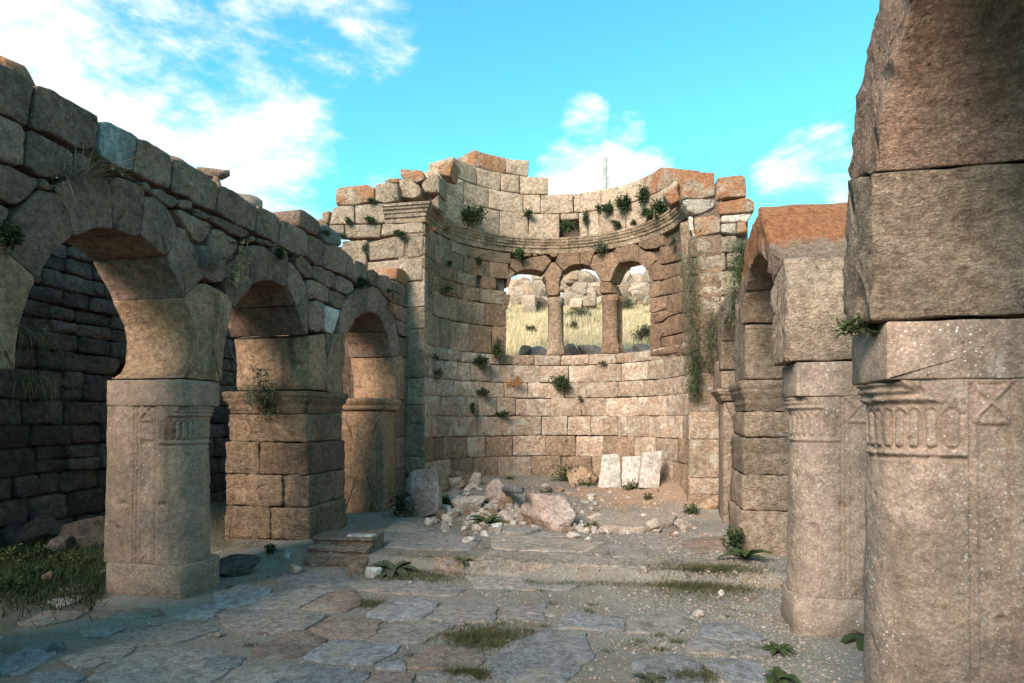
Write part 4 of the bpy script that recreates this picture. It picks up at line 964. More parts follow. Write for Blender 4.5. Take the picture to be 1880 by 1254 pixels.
coursed(ww, lambda s, z, d: Vector((s, -3.5 - d, z)), -9.5, -4.4, SHADE_WALL_H, 6.4, (.5, .6), (.9, 1.4), 'apse', seg=.3, rough=.02, bev=.03)  # extra height on the aisle side, added to keep the left aisle in shade
coursed(ww, lambda s, z, d: Vector((s, -3.5 - d, z)), -9.5, 5.0, -.1, SHADE_WALL_H, (.5, .6), (.9, 1.4), 'apse', seg=.3, rough=.02, bev=.03)
V = [(x, y, z) for z in (SHADE_WALL_H, 6.35) for x, y in ((-9.4, -4.1), (-4.5, -4.1), (-4.5, -3.6), (-9.4, -3.6))]
link('rubble_core', V, [(3, 2, 1, 0), (4, 5, 6, 7), (0, 1, 5, 4), (1, 2, 6, 5), (2, 3, 7, 6), (3, 0, 4, 7)], M['core'], ww, smooth=False, centre=True)
V = [(x, y, z) for z in (-.3, SHADE_WALL_H) for x, y in ((-9.4, -4.1), (5, -4.1), (5, -3.6), (-9.4, -3.6))]
link('rubble_core', V, [(3, 2, 1, 0), (4, 5, 6, 7), (0, 1, 5, 4), (1, 2, 6, 5), (2, 3, 7, 6), (3, 0, 4, 7)], M['core'], ww, smooth=False, centre=True)

# ------------------------------------------------------------------ paving
pav = bpy.data.objects.new('paving', None); col0.objects.link(pav); tag(pav, 'worn grey flagstone floor of the nave', kind='structure'); pav.location = (-1.5, 5, 0)
plat = bpy.data.objects.new('platform', None); col0.objects.link(plat); tag(plat, 'raised pale stone platform in front of the apse', kind='structure'); plat.location = (-1.2, 7, .1)
def slab(c, pts, mat, parent=None, zt=.015, thick=.10, **kw):
    parent = parent or pav; base = .12 if parent is plat else 0
    poly = [onZ(x, y, base) for x, y in crop(c, pts)]
    cx = sum(p[0] for p in poly) / len(poly); cy = sum(p[1] for p in poly) / len(poly)
    g = gz(cx, cy)
    kw.setdefault('rough', .006); kw.setdefault('bev', .007); kw.setdefault('wob', .026); kw.setdefault('corner', .03); kw.setdefault('gap', -.006)
    def mp(a, b, d): return Vector((a, b, gz(a, b) + zt - d))
    return stone('slab', poly, mp, thick, M[mat], parent, seg=.055, back=False, tilt=.008, **kw)
for c, mat, pts in (('P', 'slab_blue', [(50, 330), (190, 285), (370, 290), (330, 370), (130, 420), (40, 385)]), ('P', 'slab_blue', [(385, 265), (420, 225), (600, 222), (850, 262), (790, 290), (700, 305), (560, 295)]),
    ('P', 'slab', [(235, 418), (350, 330), (560, 308), (715, 322), (600, 380), (510, 428), (300, 426)]), ('P', 'slab_brown', [(525, 430), (725, 332), (830, 330), (860, 400), (780, 440), (560, 445)]),
    ('P', 'slab', [(785, 285), (900, 262), (1180, 268), (1440, 308), (1380, 350), (1100, 340), (850, 320)]), ('P', 'slab', [(1440, 242), (1600, 234), (1790, 247), (1760, 300), (1500, 300)]),
    ('P', 'slab_blue', [(890, 450), (1010, 380), (1150, 360), (1280, 392), (1270, 430), (1190, 483), (900, 473)]), ('P', 'slab', [(70, 440), (230, 428), (640, 452), (660, 470), (540, 540), (380, 555), (180, 560), (80, 500)]),
    ('P', 'slab_brown', [(565, 540), (705, 467), (975, 482), (930, 560), (830, 583), (700, 572)]), ('P', 'slab', [(895, 595), (1020, 500), (1360, 503), (1370, 530), (1200, 606), (1010, 608)]),
    ('P', 'slab_brown', [(250, 640), (450, 560), (560, 550), (680, 583), (620, 640), (520, 690), (320, 700)]), ('P', 'slab_blue', [(535, 700), (640, 622), (740, 588), (1080, 615), (1060, 660), (920, 730), (720, 725)]),
    ('P', 'slab', [(1220, 473), (1330, 402), (1500, 390), (1625, 402), (1595, 500), (1380, 515)]), ('P', 'slab', [(1640, 410), (1880, 395), (1890, 495), (1620, 508)]),
    ('P', 'slab_brown', [(1125, 702), (1280, 622), (1500, 660), (1560, 700), (1500, 760), (1300, 770), (1130, 760)]), ('P', 'slab_blue', [(1560, 730), (1700, 605), (1880, 550), (2100, 560), (2150, 700), (2000, 830), (1600, 830)]),
    ('P', 'slab_blue', [(940, 730), (1030, 692), (1100, 720), (1110, 770), (950, 760)]), ('P', 'slab_brown', [(870, 840), (960, 785), (1160, 787), (1150, 900), (880, 900)]),
    ('P', 'slab_blue', [(400, 800), (500, 742), (750, 742), (900, 780), (850, 870), (600, 930), (400, 900)]), ('P', 'slab_blue', [(0, 690), (210, 692), (190, 740), (20, 800), (-100, 790)]),
    ('P', 'slab', [(90, 815), (200, 755), (470, 745), (370, 850), (300, 930), (60, 920)]), ('P', 'slab', [(1190, 800), (1420, 790), (1540, 840), (1500, 920), (1180, 910)]),
    ('G', 'slab_blue', [(1000, 880), (1180, 805), (1300, 808), (1200, 885), (1050, 893)]), ('G', 'slab', [(620, 1010), (720, 955), (1000, 905), (1200, 905), (1250, 950), (1000, 1038), (700, 1055)]),
    ('G', 'slab', [(560, 1195), (700, 1130), (900, 1065), (1100, 1060), (1380, 1120), (1300, 1200), (1100, 1300), (480, 1300)]), ('G', 'slab', [(330, 1135), (480, 1085), (650, 1045), (770, 1062), (680, 1145), (450, 1200)]),
    ('G', 'slab_blue', [(-80, 1190), (150, 1065), (330, 1055), (300, 1120), (100, 1230)]), ('G', 'slab', [(450, 965), (600, 942), (735, 935), (600, 1000), (480, 990)]),
    ('G', 'slab', [(260, 790), (400, 762), (500, 772), (340, 830)]), ('G', 'slab', [(330, 725), (500, 690), (545, 685), (540, 735), (380, 750)]), ('G', 'slab_brown', [(520, 870), (700, 835), (900, 840), (930, 870), (700, 900)]),
    ('G', 'slab_brown', [(90, 920), (260, 850), (480, 850), (420, 900), (200, 940)]), ('G', 'slab_blue', [(180, 1225), (420, 1205), (480, 1240), (380, 1330), (100, 1330)]),
    ('K', 'slab_blue', [(340, 420), (400, 390), (640, 400), (640, 468), (330, 460)]), ('K', 'slab', [(660, 400), (900, 390), (960, 430), (880, 480), (660, 478)]), ('K', 'slab_blue', [(1000, 430), (1200, 420), (1320, 480), (1100, 500), (1010, 480)]),
    ('K', 'slab_blue', [(1060, 600), (1300, 600), (1350, 690), (1150, 720), (1040, 660)]), ('K', 'slab', [(1190, 525), (1330, 522), (1345, 580), (1190, 585)]), ('K', 'slab', [(960, 490), (1160, 510), (1150, 580), (940, 575)]),
    ('K', 'slab', [(20, 340), (250, 360), (330, 400), (150, 400)]), ('K', 'slab_blue', [(680, 620), (900, 590), (1030, 640), (1000, 740), (700, 740)]), ('K', 'slab', [(0, 240), (160, 235), (420, 255), (400, 275), (180, 270)])):
    slab(c, pts, mat)
for mat, pts in (('slab_pale', [(480, 600), (600, 565), (850, 575), (1000, 640), (600, 645), (470, 630)]), ('slab_pale', [(862, 575), (1100, 590), (1230, 600), (1230, 652), (1010, 645)]), ('slab_pale', [(1240, 603), (1440, 612), (1440, 652), (1240, 655)]),
    ('slab', [(0, 475), (300, 462), (545, 500), (480, 560), (170, 560), (10, 545)]), ('slab_pale', [(590, 505), (850, 492), (1200, 522), (1100, 570), (850, 565), (600, 555)]), ('slab', [(1440, 512), (1560, 507), (1600, 540), (1450, 545)]),
    ('slab_pale', [(90, 400), (230, 430), (300, 440), (200, 460), (10, 460)]), ('slab_pale', [(1460, 615), (1700, 600), (1850, 625), (1700, 650), (1460, 655)]), ('slab_brown', [(300, 590), (460, 570), (450, 640), (260, 625)]),
    ('slab', [(560, 460), (800, 450), (1050, 480), (850, 488), (590, 495)]), ('slab', [(1220, 530), (1420, 530), (1430, 600), (1250, 592)]), ('slab_brown', [(1620, 510), (1850, 480), (1880, 560), (1650, 580)])):
    slab('M', pts, mat, parent=plat, zt=.012, thick=.15)

# ------------------------------------------------------------------ loose rocks and slabs
_ico = {}
def ico(k):
    if k not in _ico:
        bm = bmesh.new(); bmesh.ops.create_icosphere(bm, subdivisions=k, radius=1)
        bm.verts.ensure_lookup_table(); _ico[k] = ([v.co.copy() for v in bm.verts], [tuple(v.index for v in f.verts) for f in bm.faces]); bm.free()
    return _ico[k]
def rock_mesh(size, seed, k=3, cuts=9, rough=.05, box=.4):
    rnd = random.Random(seed); Vs, Fs = ico(k); out = []
    planes = []
    for _ in range(cuts):
        n = Vector((rnd.uniform(-1, 1), rnd.uniform(-1, 1), rnd.uniform(-1, 1))).normalized(); planes.append((n, rnd.uniform(.55, .85)))
    off = Vector((seed * 1.7, seed * .3, seed))
    for v in Vs:
        mx_ = max(abs(v.x), abs(v.y), abs(v.z)); p = v / mx_ ** .62 * (1 + box * .3)
        for n, d in planes:
            e = p.dot(n) - d
            if e > 0: p = p - n * e * .94
        p = p * (1 + fbm(p + off, 1.6, rough * 1.5)) + Vector((noise.noise(p * 6 + off), noise.noise(p * 6 - off), noise.noise(p * 6 + off * 2))) * rough * .35
        out.append(Vector((p.x * size[0] / 2, p.y * size[1] / 2, p.z * size[2] / 2)) * 1.25)
    return out, Fs
def rock(name, loc, size, mat, label=None, cat='rock', group=None, seed=None, rot=None, k=3, sink=.25, flat_shade=False, parent=None, cuts=9):
    seed = seed if seed is not None else random.randint(1, 9999)
    rnd = random.Random(seed)
    V, Fc = rock_mesh(size, seed, k, cuts)
    me = bpy.data.meshes.new(name); me.from_pydata(V, [], Fc); me.update(); me.materials.append(M[mat])
    me.polygons.foreach_set('use_smooth', [not flat_shade] * len(me.polygons))
    o = bpy.data.objects.new(name, me); col0.objects.link(o)
    o.location = Vector(loc) + Vector((0, 0, size[2] * (.5 - sink))); o.rotation_euler = rot if rot else (rnd.uniform(-.25, .25), rnd.uniform(-.25, .25), rnd.uniform(0, 6.28))
    return tag(o, label, cat, group)
def gp(x, y, z=None):          # photo pixel -> place on the uneven ground
    r = ray(x, y); t = 2.0
    while t < 16:
        p_ = Vector((r.x * t, r.y * t, CAM_H + r.z * t))
        if p_.z <= gz(p_.x, p_.y): break
        t += .02
    return Vector((r.x * t, r.y * t, gz(r.x * t, r.y * t)))
def rock_px(name, x, y, wpx, hpx, mat, label, cat='rock', group=None, dep=.9, seed=None, rot=None, k=3, sink=.25, flat_shade=True, cuts=9):
    """x, y: bottom centre in the photo; width and height as they show there"""
    p = gp(x, y); d = -p.x * math.sin(YAW) + p.y * math.cos(YAW); w = wpx / F_PX * d; h = hpx / F_PX * d / (1 - sink)
    return rock(name, p + Vector((0, w * dep * .4, 0)), (w, w * dep, h), mat, label, cat, group, seed, rot, k, sink, flat_shade, cuts=cuts)
RK = [('boulder', 998, 966, 104, 56, 'pink', 'largest boulder, pink and white, lying in the middle of the rubble', 'boulder', 11),
 ('boulder', 905, 926, 48, 38, 'pink', 'white boulder with a rusty broken face, left of the pink boulder', 'boulder', 5),
 ('boulder', 850, 940, 56, 26, 'rubble', 'low whitish boulder left in the rubble, beside the leaning grey slab', 'boulder', 8),
 ('rock', 928, 942, 40, 26, 'tanrock', 'tan angular rock wedged against the left side of the pink boulder', 'rock', 14),
 ('rock', 925, 962, 36, 22, 'rubble', 'white rock in front of the tan rock, at the foot of the pink boulder', 'rock', 21),
 ('boulder', 1068, 888, 68, 24, 'tanrock', 'long rounded tan boulder lying left of the three leaning marble slabs', 'boulder', 31),
 ('rock', 1076, 862, 28, 22, 'marble', 'triangular pale stone on top of the long tan boulder', 'rock', 33),
 ('rock', 1100, 868, 24, 32, 'tanrock', 'small tan stone between the triangular stone and the first leaning slab', 'rock', 36),
 ('rock', 806, 905, 34, 40, 'tanrock', 'upright brown stone right behind the leaning grey slab', 'rock', 41),
 ('rock', 838, 884, 44, 14, 'tanrock', 'flat brown stone against the apse wall at the left of the rubble', 'rock', 43),
 ('rock', 832, 900, 24, 24, 'rubble', 'small angular white stone under the flat brown stone', 'rock', 44),
 ('rock', 870, 893, 22, 20, 'rubble', 'white stone at the back edge of the rubble, near the apse wall', 'rock', 45),
 ('rock', 416, 1055, 64, 32, 'darkrock', 'dark rounded rock on the ground beside the second left pier', 'rock', 51),
 ('rock', 525, 1030, 20, 15, 'marble', 'small white cube of stone in front of the second left pier', 'rock', 52),
 ('rock', 541, 1056, 26, 15, 'rubble', 'small angular pale stone beside the moulded block', 'rock', 53),
 ('rock', 680, 1062, 26, 20, 'marble', 'round white stone in front of the moulded block', 'rock', 54),
 ('rock', 647, 1052, 30, 16, 'tanrock', 'flat grey brown stone against the front of the moulded block', 'rock', 55),
 ('rock', 384, 1032, 14, 11, 'rubble', 'little cream stone at the foot of the first left pier', 'rock', 56),
 ('rock', 92, 1201, 32, 15, 'plaster', 'bluish white flake of stone on the dark floor at the lower left', 'rock', 57),
 ('rock', 396, 1172, 14, 9, 'rubble', 'small pale stone on the flagstones left of centre', 'rock', 58),
 ('rock', 1326, 1098, 13, 13, 'marble', 'small round white stone in the grass patch by the right piers', 'rock', 59),
 ('rock', 1284, 1133, 20, 11, 'rubble', 'flat whitish stone on the gravel in front of the grass patch', 'rock', 60),
 ('rock', 1184, 1058, 14, 8, 'rubble', 'small pale stone at the edge of the platform step', 'rock', 61),
 ('rock', 896, 1057, 12, 8, 'tanrock', 'small brown pebble stone below the middle of the platform step', 'rock', 62),
 ('rock', 86, 1070, 34, 20, 'tanrock', 'brown stone among the weeds of the left aisle', 'rock', 63),
 ('rock', 180, 1060, 24, 10, 'tanrock', 'small brown stone at the left corner of the first left pier', 'rock', 64),
 ('rock', 1308, 935, 40, 22, 'tanrock', 'pinkish brown stone under the right shoulder of the apse', 'rock', 65),
 ('rock', 1042, 962, 24, 16, 'tanrock', 'brown stone at the right foot of the pink boulder', 'rock', 66),
 ('rock', 888, 972, 24, 12, 'rubble', 'white stone beside the broad leaved plant in the rubble', 'rock', 67),
 ('rock', 1254, 972, 30, 14, 'rubble', 'white flat stone at the right end of the rubble line', 'rock', 68),
 ('rock', 1196, 975, 30, 18, 'rubble', 'white angular stone in the right part of the rubble line', 'rock', 69),
 ('rock', 1095, 955, 30, 10, 'rubble', 'thin white stone beside the broad flat slab on the earth', 'rock', 70),
 ('rock', 1120, 966, 34, 10, 'marble', 'white flat stone in front of the broad flat slab', 'rock', 71),
 ('rock', 1053, 988, 24, 11, 'marble', 'bright white stone at the front of the rubble below the pink boulder', 'rock', 72)]
for (nm, x, y, w, h, mt, lb, ct_, sd) in RK:
    rock_px(nm, x, y, w, h, mt, lb, ct_, seed=sd, k=4, sink=.2, dep=.8, cuts=14)
rnd = random.Random(3)
def scatter_rocks(n, region, wr, group, label, mats, hratio=(.35, .7), noun='stone'):
    probe = [region(random.Random(q)) for q in range(60)]; cx0 = sum(q[0] for q in probe) / 60; cy0 = sum(q[1] for q in probe) / 60; span = max(abs(q[0] - cx0) for q in probe)
    for _ in range(n):
        x, y = region(rnd)
        w = rnd.uniform(*wr)
        mt = rnd.choice(mats); szw = 'tiny' if w < wr[0] + (wr[1] - wr[0]) * .33 else 'small' if w < wr[0] + (wr[1] - wr[0]) * .7 else 'larger'
        xs_ = (x - cx0) / span; where = 'far left' if xs_ < -.6 else 'left' if xs_ < -.15 else 'middle' if xs_ < .15 else 'right' if xs_ < .6 else 'far right'
        lb = f"{szw} {dict(rubble='cream', marble='white', tanrock='tan', slab='grey', pink='pinkish')[mt]} {noun}, {'back' if y < cy0 else 'front'} {where} of {label}"
        rock_px('rubble_stone', x, y, w, w * rnd.uniform(*hratio), mt, lb, 'stone', group, seed=rnd.randint(1, 99999), k=3 if w > 18 else 2, sink=.3, cuts=8)
scatter_rocks(30, lambda r: (r.gauss(885, 44), r.gauss(938, 14)), (16, 30), 'broken blocks of the left rubble heap', 'the left rubble heap', ['rubble', 'rubble', 'marble', 'tanrock'], (.3, .55), 'broken chunk')
scatter_rocks(120, lambda r: (r.gauss(900, 56), r.gauss(955, 16)), (6, 20), 'small stones of the left rubble heap', 'the left rubble heap', ['rubble', 'rubble', 'marble', 'tanrock'])
scatter_rocks(26, lambda r: (r.uniform(800, 880), r.uniform(880, 925)), (8, 22), 'stones against the apse wall behind the heap', 'the stones along the apse wall foot', ['rubble', 'tanrock', 'marble'])
scatter_rocks(80, lambda r: (r.uniform(985, 1290), r.gauss(974, 8)), (5, 18), 'small stones of the right rubble line', 'the rubble line right of the pink boulder', ['rubble', 'marble', 'rubble', 'tanrock'])
scatter_rocks(30, lambda r: (r.uniform(1000, 1260), r.uniform(890, 950)), (4, 14), 'pebbles on the earth before the apse', 'the bare earth before the marble slabs', ['rubble', 'marble', 'tanrock'])
scatter_rocks(40, lambda r: (r.uniform(450, 1440), r.uniform(1000, 1230)), (4, 9), 'small stones scattered on the floor', 'the flagstone floor', ['rubble', 'tanrock', 'slab'])
# slabs with flat faces
def flat_slab(name, pts, Y, thick, mat, label, lean=0.0, yaw=0.0, foot=None, cat='slab', **kw):
    """a sawn slab standing near Y, outline from the photo, leaning back by 'lean' radians"""
    P = [onY(x, y, Y) for x, y in pts]; zb = min(p[1] for p in P); cx = sum(p[0] for p in P) / len(P)
    z_f = zb if foot is None else foot
    cl, sl_ = math.cos(lean), math.sin(lean); cy_, sy_ = math.cos(yaw), math.sin(yaw)
    def mp(s, z, d):
        zz = (z - zb) / max(cl, .3) * 1.0
        y = zz * sl_ + d * cl; zz2 = zz * cl - d * sl_; x = s - cx
        return Vector((cx + x * cy_ - y * sy_, Y + x * sy_ + y * cy_, z_f + zz2))
    o = stone(name, P, mp, thick, M[mat], None, seg=.05, bev=.012, rough=.005, wob=.008, corner=.02, **kw)
    return tag(o, label, cat)
flat_slab('marble_slab', [(1105, 835), (1138, 833), (1141, 896), (1097, 896)], gp(1118, 896).y, .10, 'marble', 'leftmost and widest-footed of three marble slabs leaning on the apse wall', lean=.16)
flat_slab('marble_slab', [(1142, 838), (1177, 838), (1173, 894), (1141, 894)], gp(1157, 894).y, .08, 'marble', 'middle marble slab of the three leaning on the apse wall', lean=.14)
flat_slab('marble_slab', [(1184, 830), (1221, 828), (1211, 898), (1172, 896)], gp(1190, 898).y, .20, 'marble', 'rightmost thick tilted marble slab of the three leaning on the apse wall', lean=.14, yaw=.25)
flat_slab('grey_slab', [(735, 870), (745, 864), (790, 861), (800, 900), (806, 942), (770, 952), (757, 948), (745, 905)], gp(770, 950).y, .14, 'greymarble', 'dark grey marble slab with white streaks leaning by the third left pier', lean=.3, yaw=-.15)
def lying(pts, base_z, thick, mat, label, name='flat_slab', tilt=0.0):
    c_ = gp(sum(q[0] for q in pts) / len(pts), sum(q[1] for q in pts) / len(pts)); base_z = c_.z + base_z
    P = [onZ(x, y, base_z) for x, y in pts]
    o = stone(name, P, lambda a, b, d: Vector((a, b, base_z + (b - P[0][1]) * tilt - d)), thick, M[mat], None, seg=.06, bev=.02, rough=.01, wob=.02, corner=.06)
    return tag(o, label, 'slab')
lying([(1085, 950), (1130, 938), (1210, 936), (1245, 944), (1235, 958), (1180, 968), (1110, 966)], .075, .14, 'slab_pale', 'broad flat pale slab half sunk in the earth, right of the pink boulder')
lying([(913, 970), (930, 962), (985, 962), (992, 970), (960, 978), (925, 978)], .05, .12, 'slab', 'thin grey slab lying under the front edge of the pink boulder')
lying([(915, 893), (930, 890), (962, 915), (958, 925), (935, 912)], .14, .08, 'plaster', 'greenish flat slab tilted between the rusty boulder and the pink boulder', tilt=-.1)
# moulded block lying in front of the second left pier
def moulded_block():
    A_, B_, C_ = [Vector(onZ(x, y, .0)) for x, y in ((558, 1040), (672, 1043), (705, 1012))]
    root = thing('moulded_block', ((A_.x + C_.x) / 2, (A_.y + C_.y) / 2, .0), 'fallen moulded cornice block with a white top corner lying before the second left pier', 'block')
    u = (B_ - A_); L_ = u.length; u.normalize(); v = Vector((-u.y, u.x)); Wd = .62
    prof = [(0, 0), (0, .055), (.012, .06), (.03, .062), (.035, .085), (.07, .09), (.11, .10), (.105, .125), (.085, .145), (.09, .175), (.12, .19), (.20, .195), (.23, .20), (.235, .225), (.21, .24), (.22, .262), (.26, .27), (.40, .272), (Wd, .27), (Wd, 0)]
    V = []; Fc = []; n = 22; m = len(prof)
    for i in range(n + 1):
        for a, z in prof:
            p = A_ + u * (L_ * i / n) + v * a; q = Vector((p.x, p.y, z)); dd = fbm(q, 7, .014)
            e = .05 * math.sin(z * 9) if i == n else 0
            V.append(Vector((p.x + dd, p.y + dd + 0, z + dd * .6 + .01)))
    for i in range(n):
        for j in range(m - 1): a = i * m + j; Fc.append((a, a + m, a + m + 1, a + 1))
    Fc.append(tuple(range(m))); Fc.append(tuple(range(n * m, n * m + m))[::-1])
    link('moulding', V, Fc, M['block_r'], root, smooth=False, centre=True)
    c = B_ - u * .34 + v * .28
    P = [c, c + u * .30, c + u * .32 + v * .16, c + v * .14]
    stone('white_top', [(p.x, p.y) for p in P], lambda a, b, d: Vector((a, b, .292 - d)), .03, M['marble'], root, seg=.05, bev=.008, rough=.004)
moulded_block()
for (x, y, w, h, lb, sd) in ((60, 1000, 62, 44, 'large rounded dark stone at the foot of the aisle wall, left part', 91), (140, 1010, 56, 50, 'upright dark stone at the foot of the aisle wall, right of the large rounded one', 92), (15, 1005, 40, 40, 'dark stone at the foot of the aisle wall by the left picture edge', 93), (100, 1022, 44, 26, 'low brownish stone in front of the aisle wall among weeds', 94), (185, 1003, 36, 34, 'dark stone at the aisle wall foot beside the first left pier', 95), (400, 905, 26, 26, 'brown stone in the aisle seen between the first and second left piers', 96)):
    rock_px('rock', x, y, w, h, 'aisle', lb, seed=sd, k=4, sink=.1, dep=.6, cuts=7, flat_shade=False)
# stones lying on top of the left arcade
rock('rock', (XL - .30, 3.60, 3.88), (.30, .34, .17), 'lichen', 'rust coloured rough stone on the far left end of the arcade top', 'rock', seed=71, k=3)
rock('rock', (XL - .45, 5.37, 3.86), (.3, .5, .40), 'tanrock', 'flat pale stone on the arcade top above the first arch', 'rock', seed=72, k=3)
rock('rock', (XL - .45, 5.90, 3.86), (.3, .26, .36), 'tanrock', 'cream lower stone of a small stacked pair on the arcade top', 'rock', seed=73, k=3)
rock('rock', (XL - .45, 5.88, 4.17), (.26, .26, .12), 'arcade', 'small brown stone balanced on the cream stone on the arcade top', 'rock', seed=74, k=3)
rock('rock', (XL - .40, 6.42, 3.86), (.3, .5, .36), 'outrock', 'pale rounded stone on the arcade top left of the grey loose block', 'rock', seed=75, k=3)
rock('rock', (XL - .5, 8.2, 3.9), (.4, .5, .66), 'lichen', 'reddish rubble stone behind the whitish loose block, by the apse shoulder', 'rock', seed=76, k=3)

# ------------------------------------------------------------------ gravel
def gravel(name, n, region, sr, mat, label):
    rnd = random.Random(hash(name) % 1000 if False else len(name) * 7)
    Vs, Fs = ico(1); V = []; Fc = []
    for _ in range(n):
        X, Y = region(rnd)
        s = rnd.uniform(*sr) * (1 + 1.5 * (rnd.random() ** 6)); z = gz(X, Y) + s * .2
        e = Vector((rnd.uniform(.6, 1.3), rnd.uniform(.6, 1.3), rnd.uniform(.4, .8))) * s; a = rnd.uniform(0, 6.28); ca, sa_ = math.cos(a), math.sin(a); b0 = len(V)
        for v in Vs:
            k = 1 + rnd.uniform(-.2, .2); x, y = v.x * e.x * k, v.y * e.y * k
            V.append((X + x * ca - y * sa_, Y + x * sa_ + y * ca, z + v.z * e.z * k))
        Fc += [(a_ + b0, b_ + b0, c_ + b0) for a_, b_, c_ in Fs]
    o = link(name, V, Fc, M[mat], None, smooth=False); return tag(o, label, kind='stuff')
gravel('gravel', 5200, lambda r: (min(1.9, 1.0 - abs(r.gauss(0, 1.0))) + r.uniform(0, .7), 3.0 + 5.5 * r.random()), (.004, .011), 'pebble', 'whitish gravel strewn along the foot of the right piers')
gravel('gravel', 6000, lambda r: (r.uniform(-4.8, 1.2), 2.6 + 7.2 * r.random() ** 1.3), (.003, .009), 'pebble', 'scattered pale grit on the flagstone floor')
gravel('gravel', 3000, lambda r: (r.uniform(-3.6, .8), min(12.6, r.gauss(10.6, .8))), (.005, .013), 'rubble', 'stone chips and grit on the earth before the apse')

# ------------------------------------------------------------------ plants
class Leaves:
    def __init__(s): s.V = []; s.F = []
    def blade(s, p, d, L_, w, droop=.3, seg=2, up=Vector((0, 0, 1)), wid=(1, .75, 0)):
        d = d.normalized(); side = d.cross(up)
        if side.length < .05: side = Vector((1, 0, 0))
        side.normalize(); b = len(s.V); q = p.copy(); dd = d.copy()
        for i in range(seg + 1):
            f = i / seg; ww = w * (1 - f) if len(wid) == 3 and wid[2] == 0 and seg == 2 else w * math.sin(math.pi * min(1, .15 + f * .85))
            s.V.append(q - side * ww / 2); s.V.append(q + side * ww / 2)
            q = q + dd * L_ / seg; dd = (dd + Vector((0, 0, -droop))).normalized()
        for i in range(seg): a = b + 2 * i; s.F.append((a, a + 1, a + 3, a + 2))
    def leaf(s, p, n, u, L_, w):
        n = n.normalized(); u = (u - n * u.dot(n)); u = u.normalized() if u.length > .01 else n.orthogonal().normalized(); t = n.cross(u); b = len(s.V)
        s.V += [p, p + u * L_ * .5 + t * w / 2 + n * L_ * .08, p + u * L_, p + u * L_ * .5 - t * w / 2 + n * L_ * .08]; s.F.append((b, b + 1, b + 2, b + 3))
    def done(s, name, mat, label, cat='plant', group=None, kind=None, parent=None):
        o = link(name, s.V, s.F, M[mat], parent, smooth=False, centre=True)
        return tag(o, label, cat, group, kind) if label else o
def rv(r, k=1.0): return Vector((r.gauss(0, 1), r.gauss(0, 1), r.gauss(0, 1))) * k
def bush(c, rad, n, ls, mat, label, out=Vector((0, -1, 0)), hang=0.0, name='wall_plant', seed=None, cat='plant', group=None):
    r = random.Random(seed if seed else random.randint(1, 9999)); Lf = Leaves(); c = Vector(c); root = c - out * rad[1] * .8
    nst = max(5, n // 26)
    for k in range(nst):
        d = Vector((r.gauss(0, .55), 0, r.gauss(.15 - hang, .55))) + out * r.uniform(.3, 1.0); d.normalize()
        tip = c + Vector((d.x * rad[0], d.y * rad[1], d.z * rad[2])) * r.uniform(.65, 1.15) + Vector((0, 0, -hang * rad[2] * r.random()))
        Lf.blade(root, tip - root, (tip - root).length, .006, 0, 2)
        for j in range(n // nst):
            f = r.uniform(.2, 1.02); p = root.lerp(tip, f) + rv(r, .16 * sum(rad) / 3)
            Lf.leaf(p, rv(r) + out * .8 + Vector((0, 0, .8)), rv(r) + d, ls * r.uniform(.6, 1.3), ls * .45)
    return Lf.done(name, mat, label, cat, group)
def tuft(c, h, n, mat, label, spread=.5, lean=Vector((0, 0, 1)), w=.006, droop=.25, rad=.04, name='grass_tuft', seed=None, cat='grass tuft', group=None, Lf=None):
    r = random.Random(seed if seed else random.randint(1, 9999)); own = Lf is None; Lf = Lf or Leaves()
    for _ in range(n):
        p = Vector(c) + Vector((r.gauss(0, rad), r.gauss(0, rad), 0)); Lf.blade(p, lean + rv(r, spread), h * r.uniform(.5, 1.2), w * r.uniform(.7, 1.3), droop * r.uniform(.3, 1.6), 3, wid=(1, 1, 1))
    if own: return Lf.done(name, mat, label, cat, group)
def rosette(c, L_, n, mat, label, tiltup=.6, name='broad_leaved_plant', seed=1, w=.32, out=None):
    r = random.Random(seed); Lf = Leaves()
    for i in range(n):
        a = 6.283 * i / n + r.uniform(-.3, .3); d = Vector((math.cos(a), math.sin(a), tiltup * r.uniform(.5, 1.6)))
        if out is not None: d = d + out * .8
        d.normalize(); l = L_ * r.uniform(.7, 1.15); side = d.cross(Vector((0, 0, 1))).normalized(); b = len(Lf.V); q = Vector(c); dd = d.copy(); K = 5
        for k in range(K + 1):
            f = k / K; ww = l * w * math.sin(math.pi * (.08 + f * .9)) ** .8 if k < K else 0
            up_ = side.cross(dd).normalized()
            Lf.V += [q - side * ww / 2 + up_ * ww * .18, q.copy(), q + side * ww / 2 + up_ * ww * .18]
            q = q + dd * l / K; dd = (dd + Vector((0, 0, -.28))).normalized()
        for k in range(K):
            a_ = b + 3 * k; Lf.F += [(a_, a_ + 1, a_ + 4, a_ + 3), (a_ + 1, a_ + 2, a_ + 5, a_ + 4)]
    return Lf.done(name, mat, label, 'plant')
def on_apse(x, y, d=-.05):
    s, z = onA(x, y); v = map_apse(s, z, d); n = map_apse(s, z, -1) - map_apse(s, z, 0); return v, n.normalized()
def on_left(x, y, d=.03): Y, Z = onX(x, y, XL); return Vector((XL + d, Y, Z)), Vector((1, 0, 0))
def on_sh(x, y, d=.03): X, Z = onY(x, y, YS); return Vector((X, YS - d, Z)), Vector((0, -1, 0))
def px_m(v): return (-v.x * math.sin(YAW) + v.y * math.cos(YAW)) / F_PX
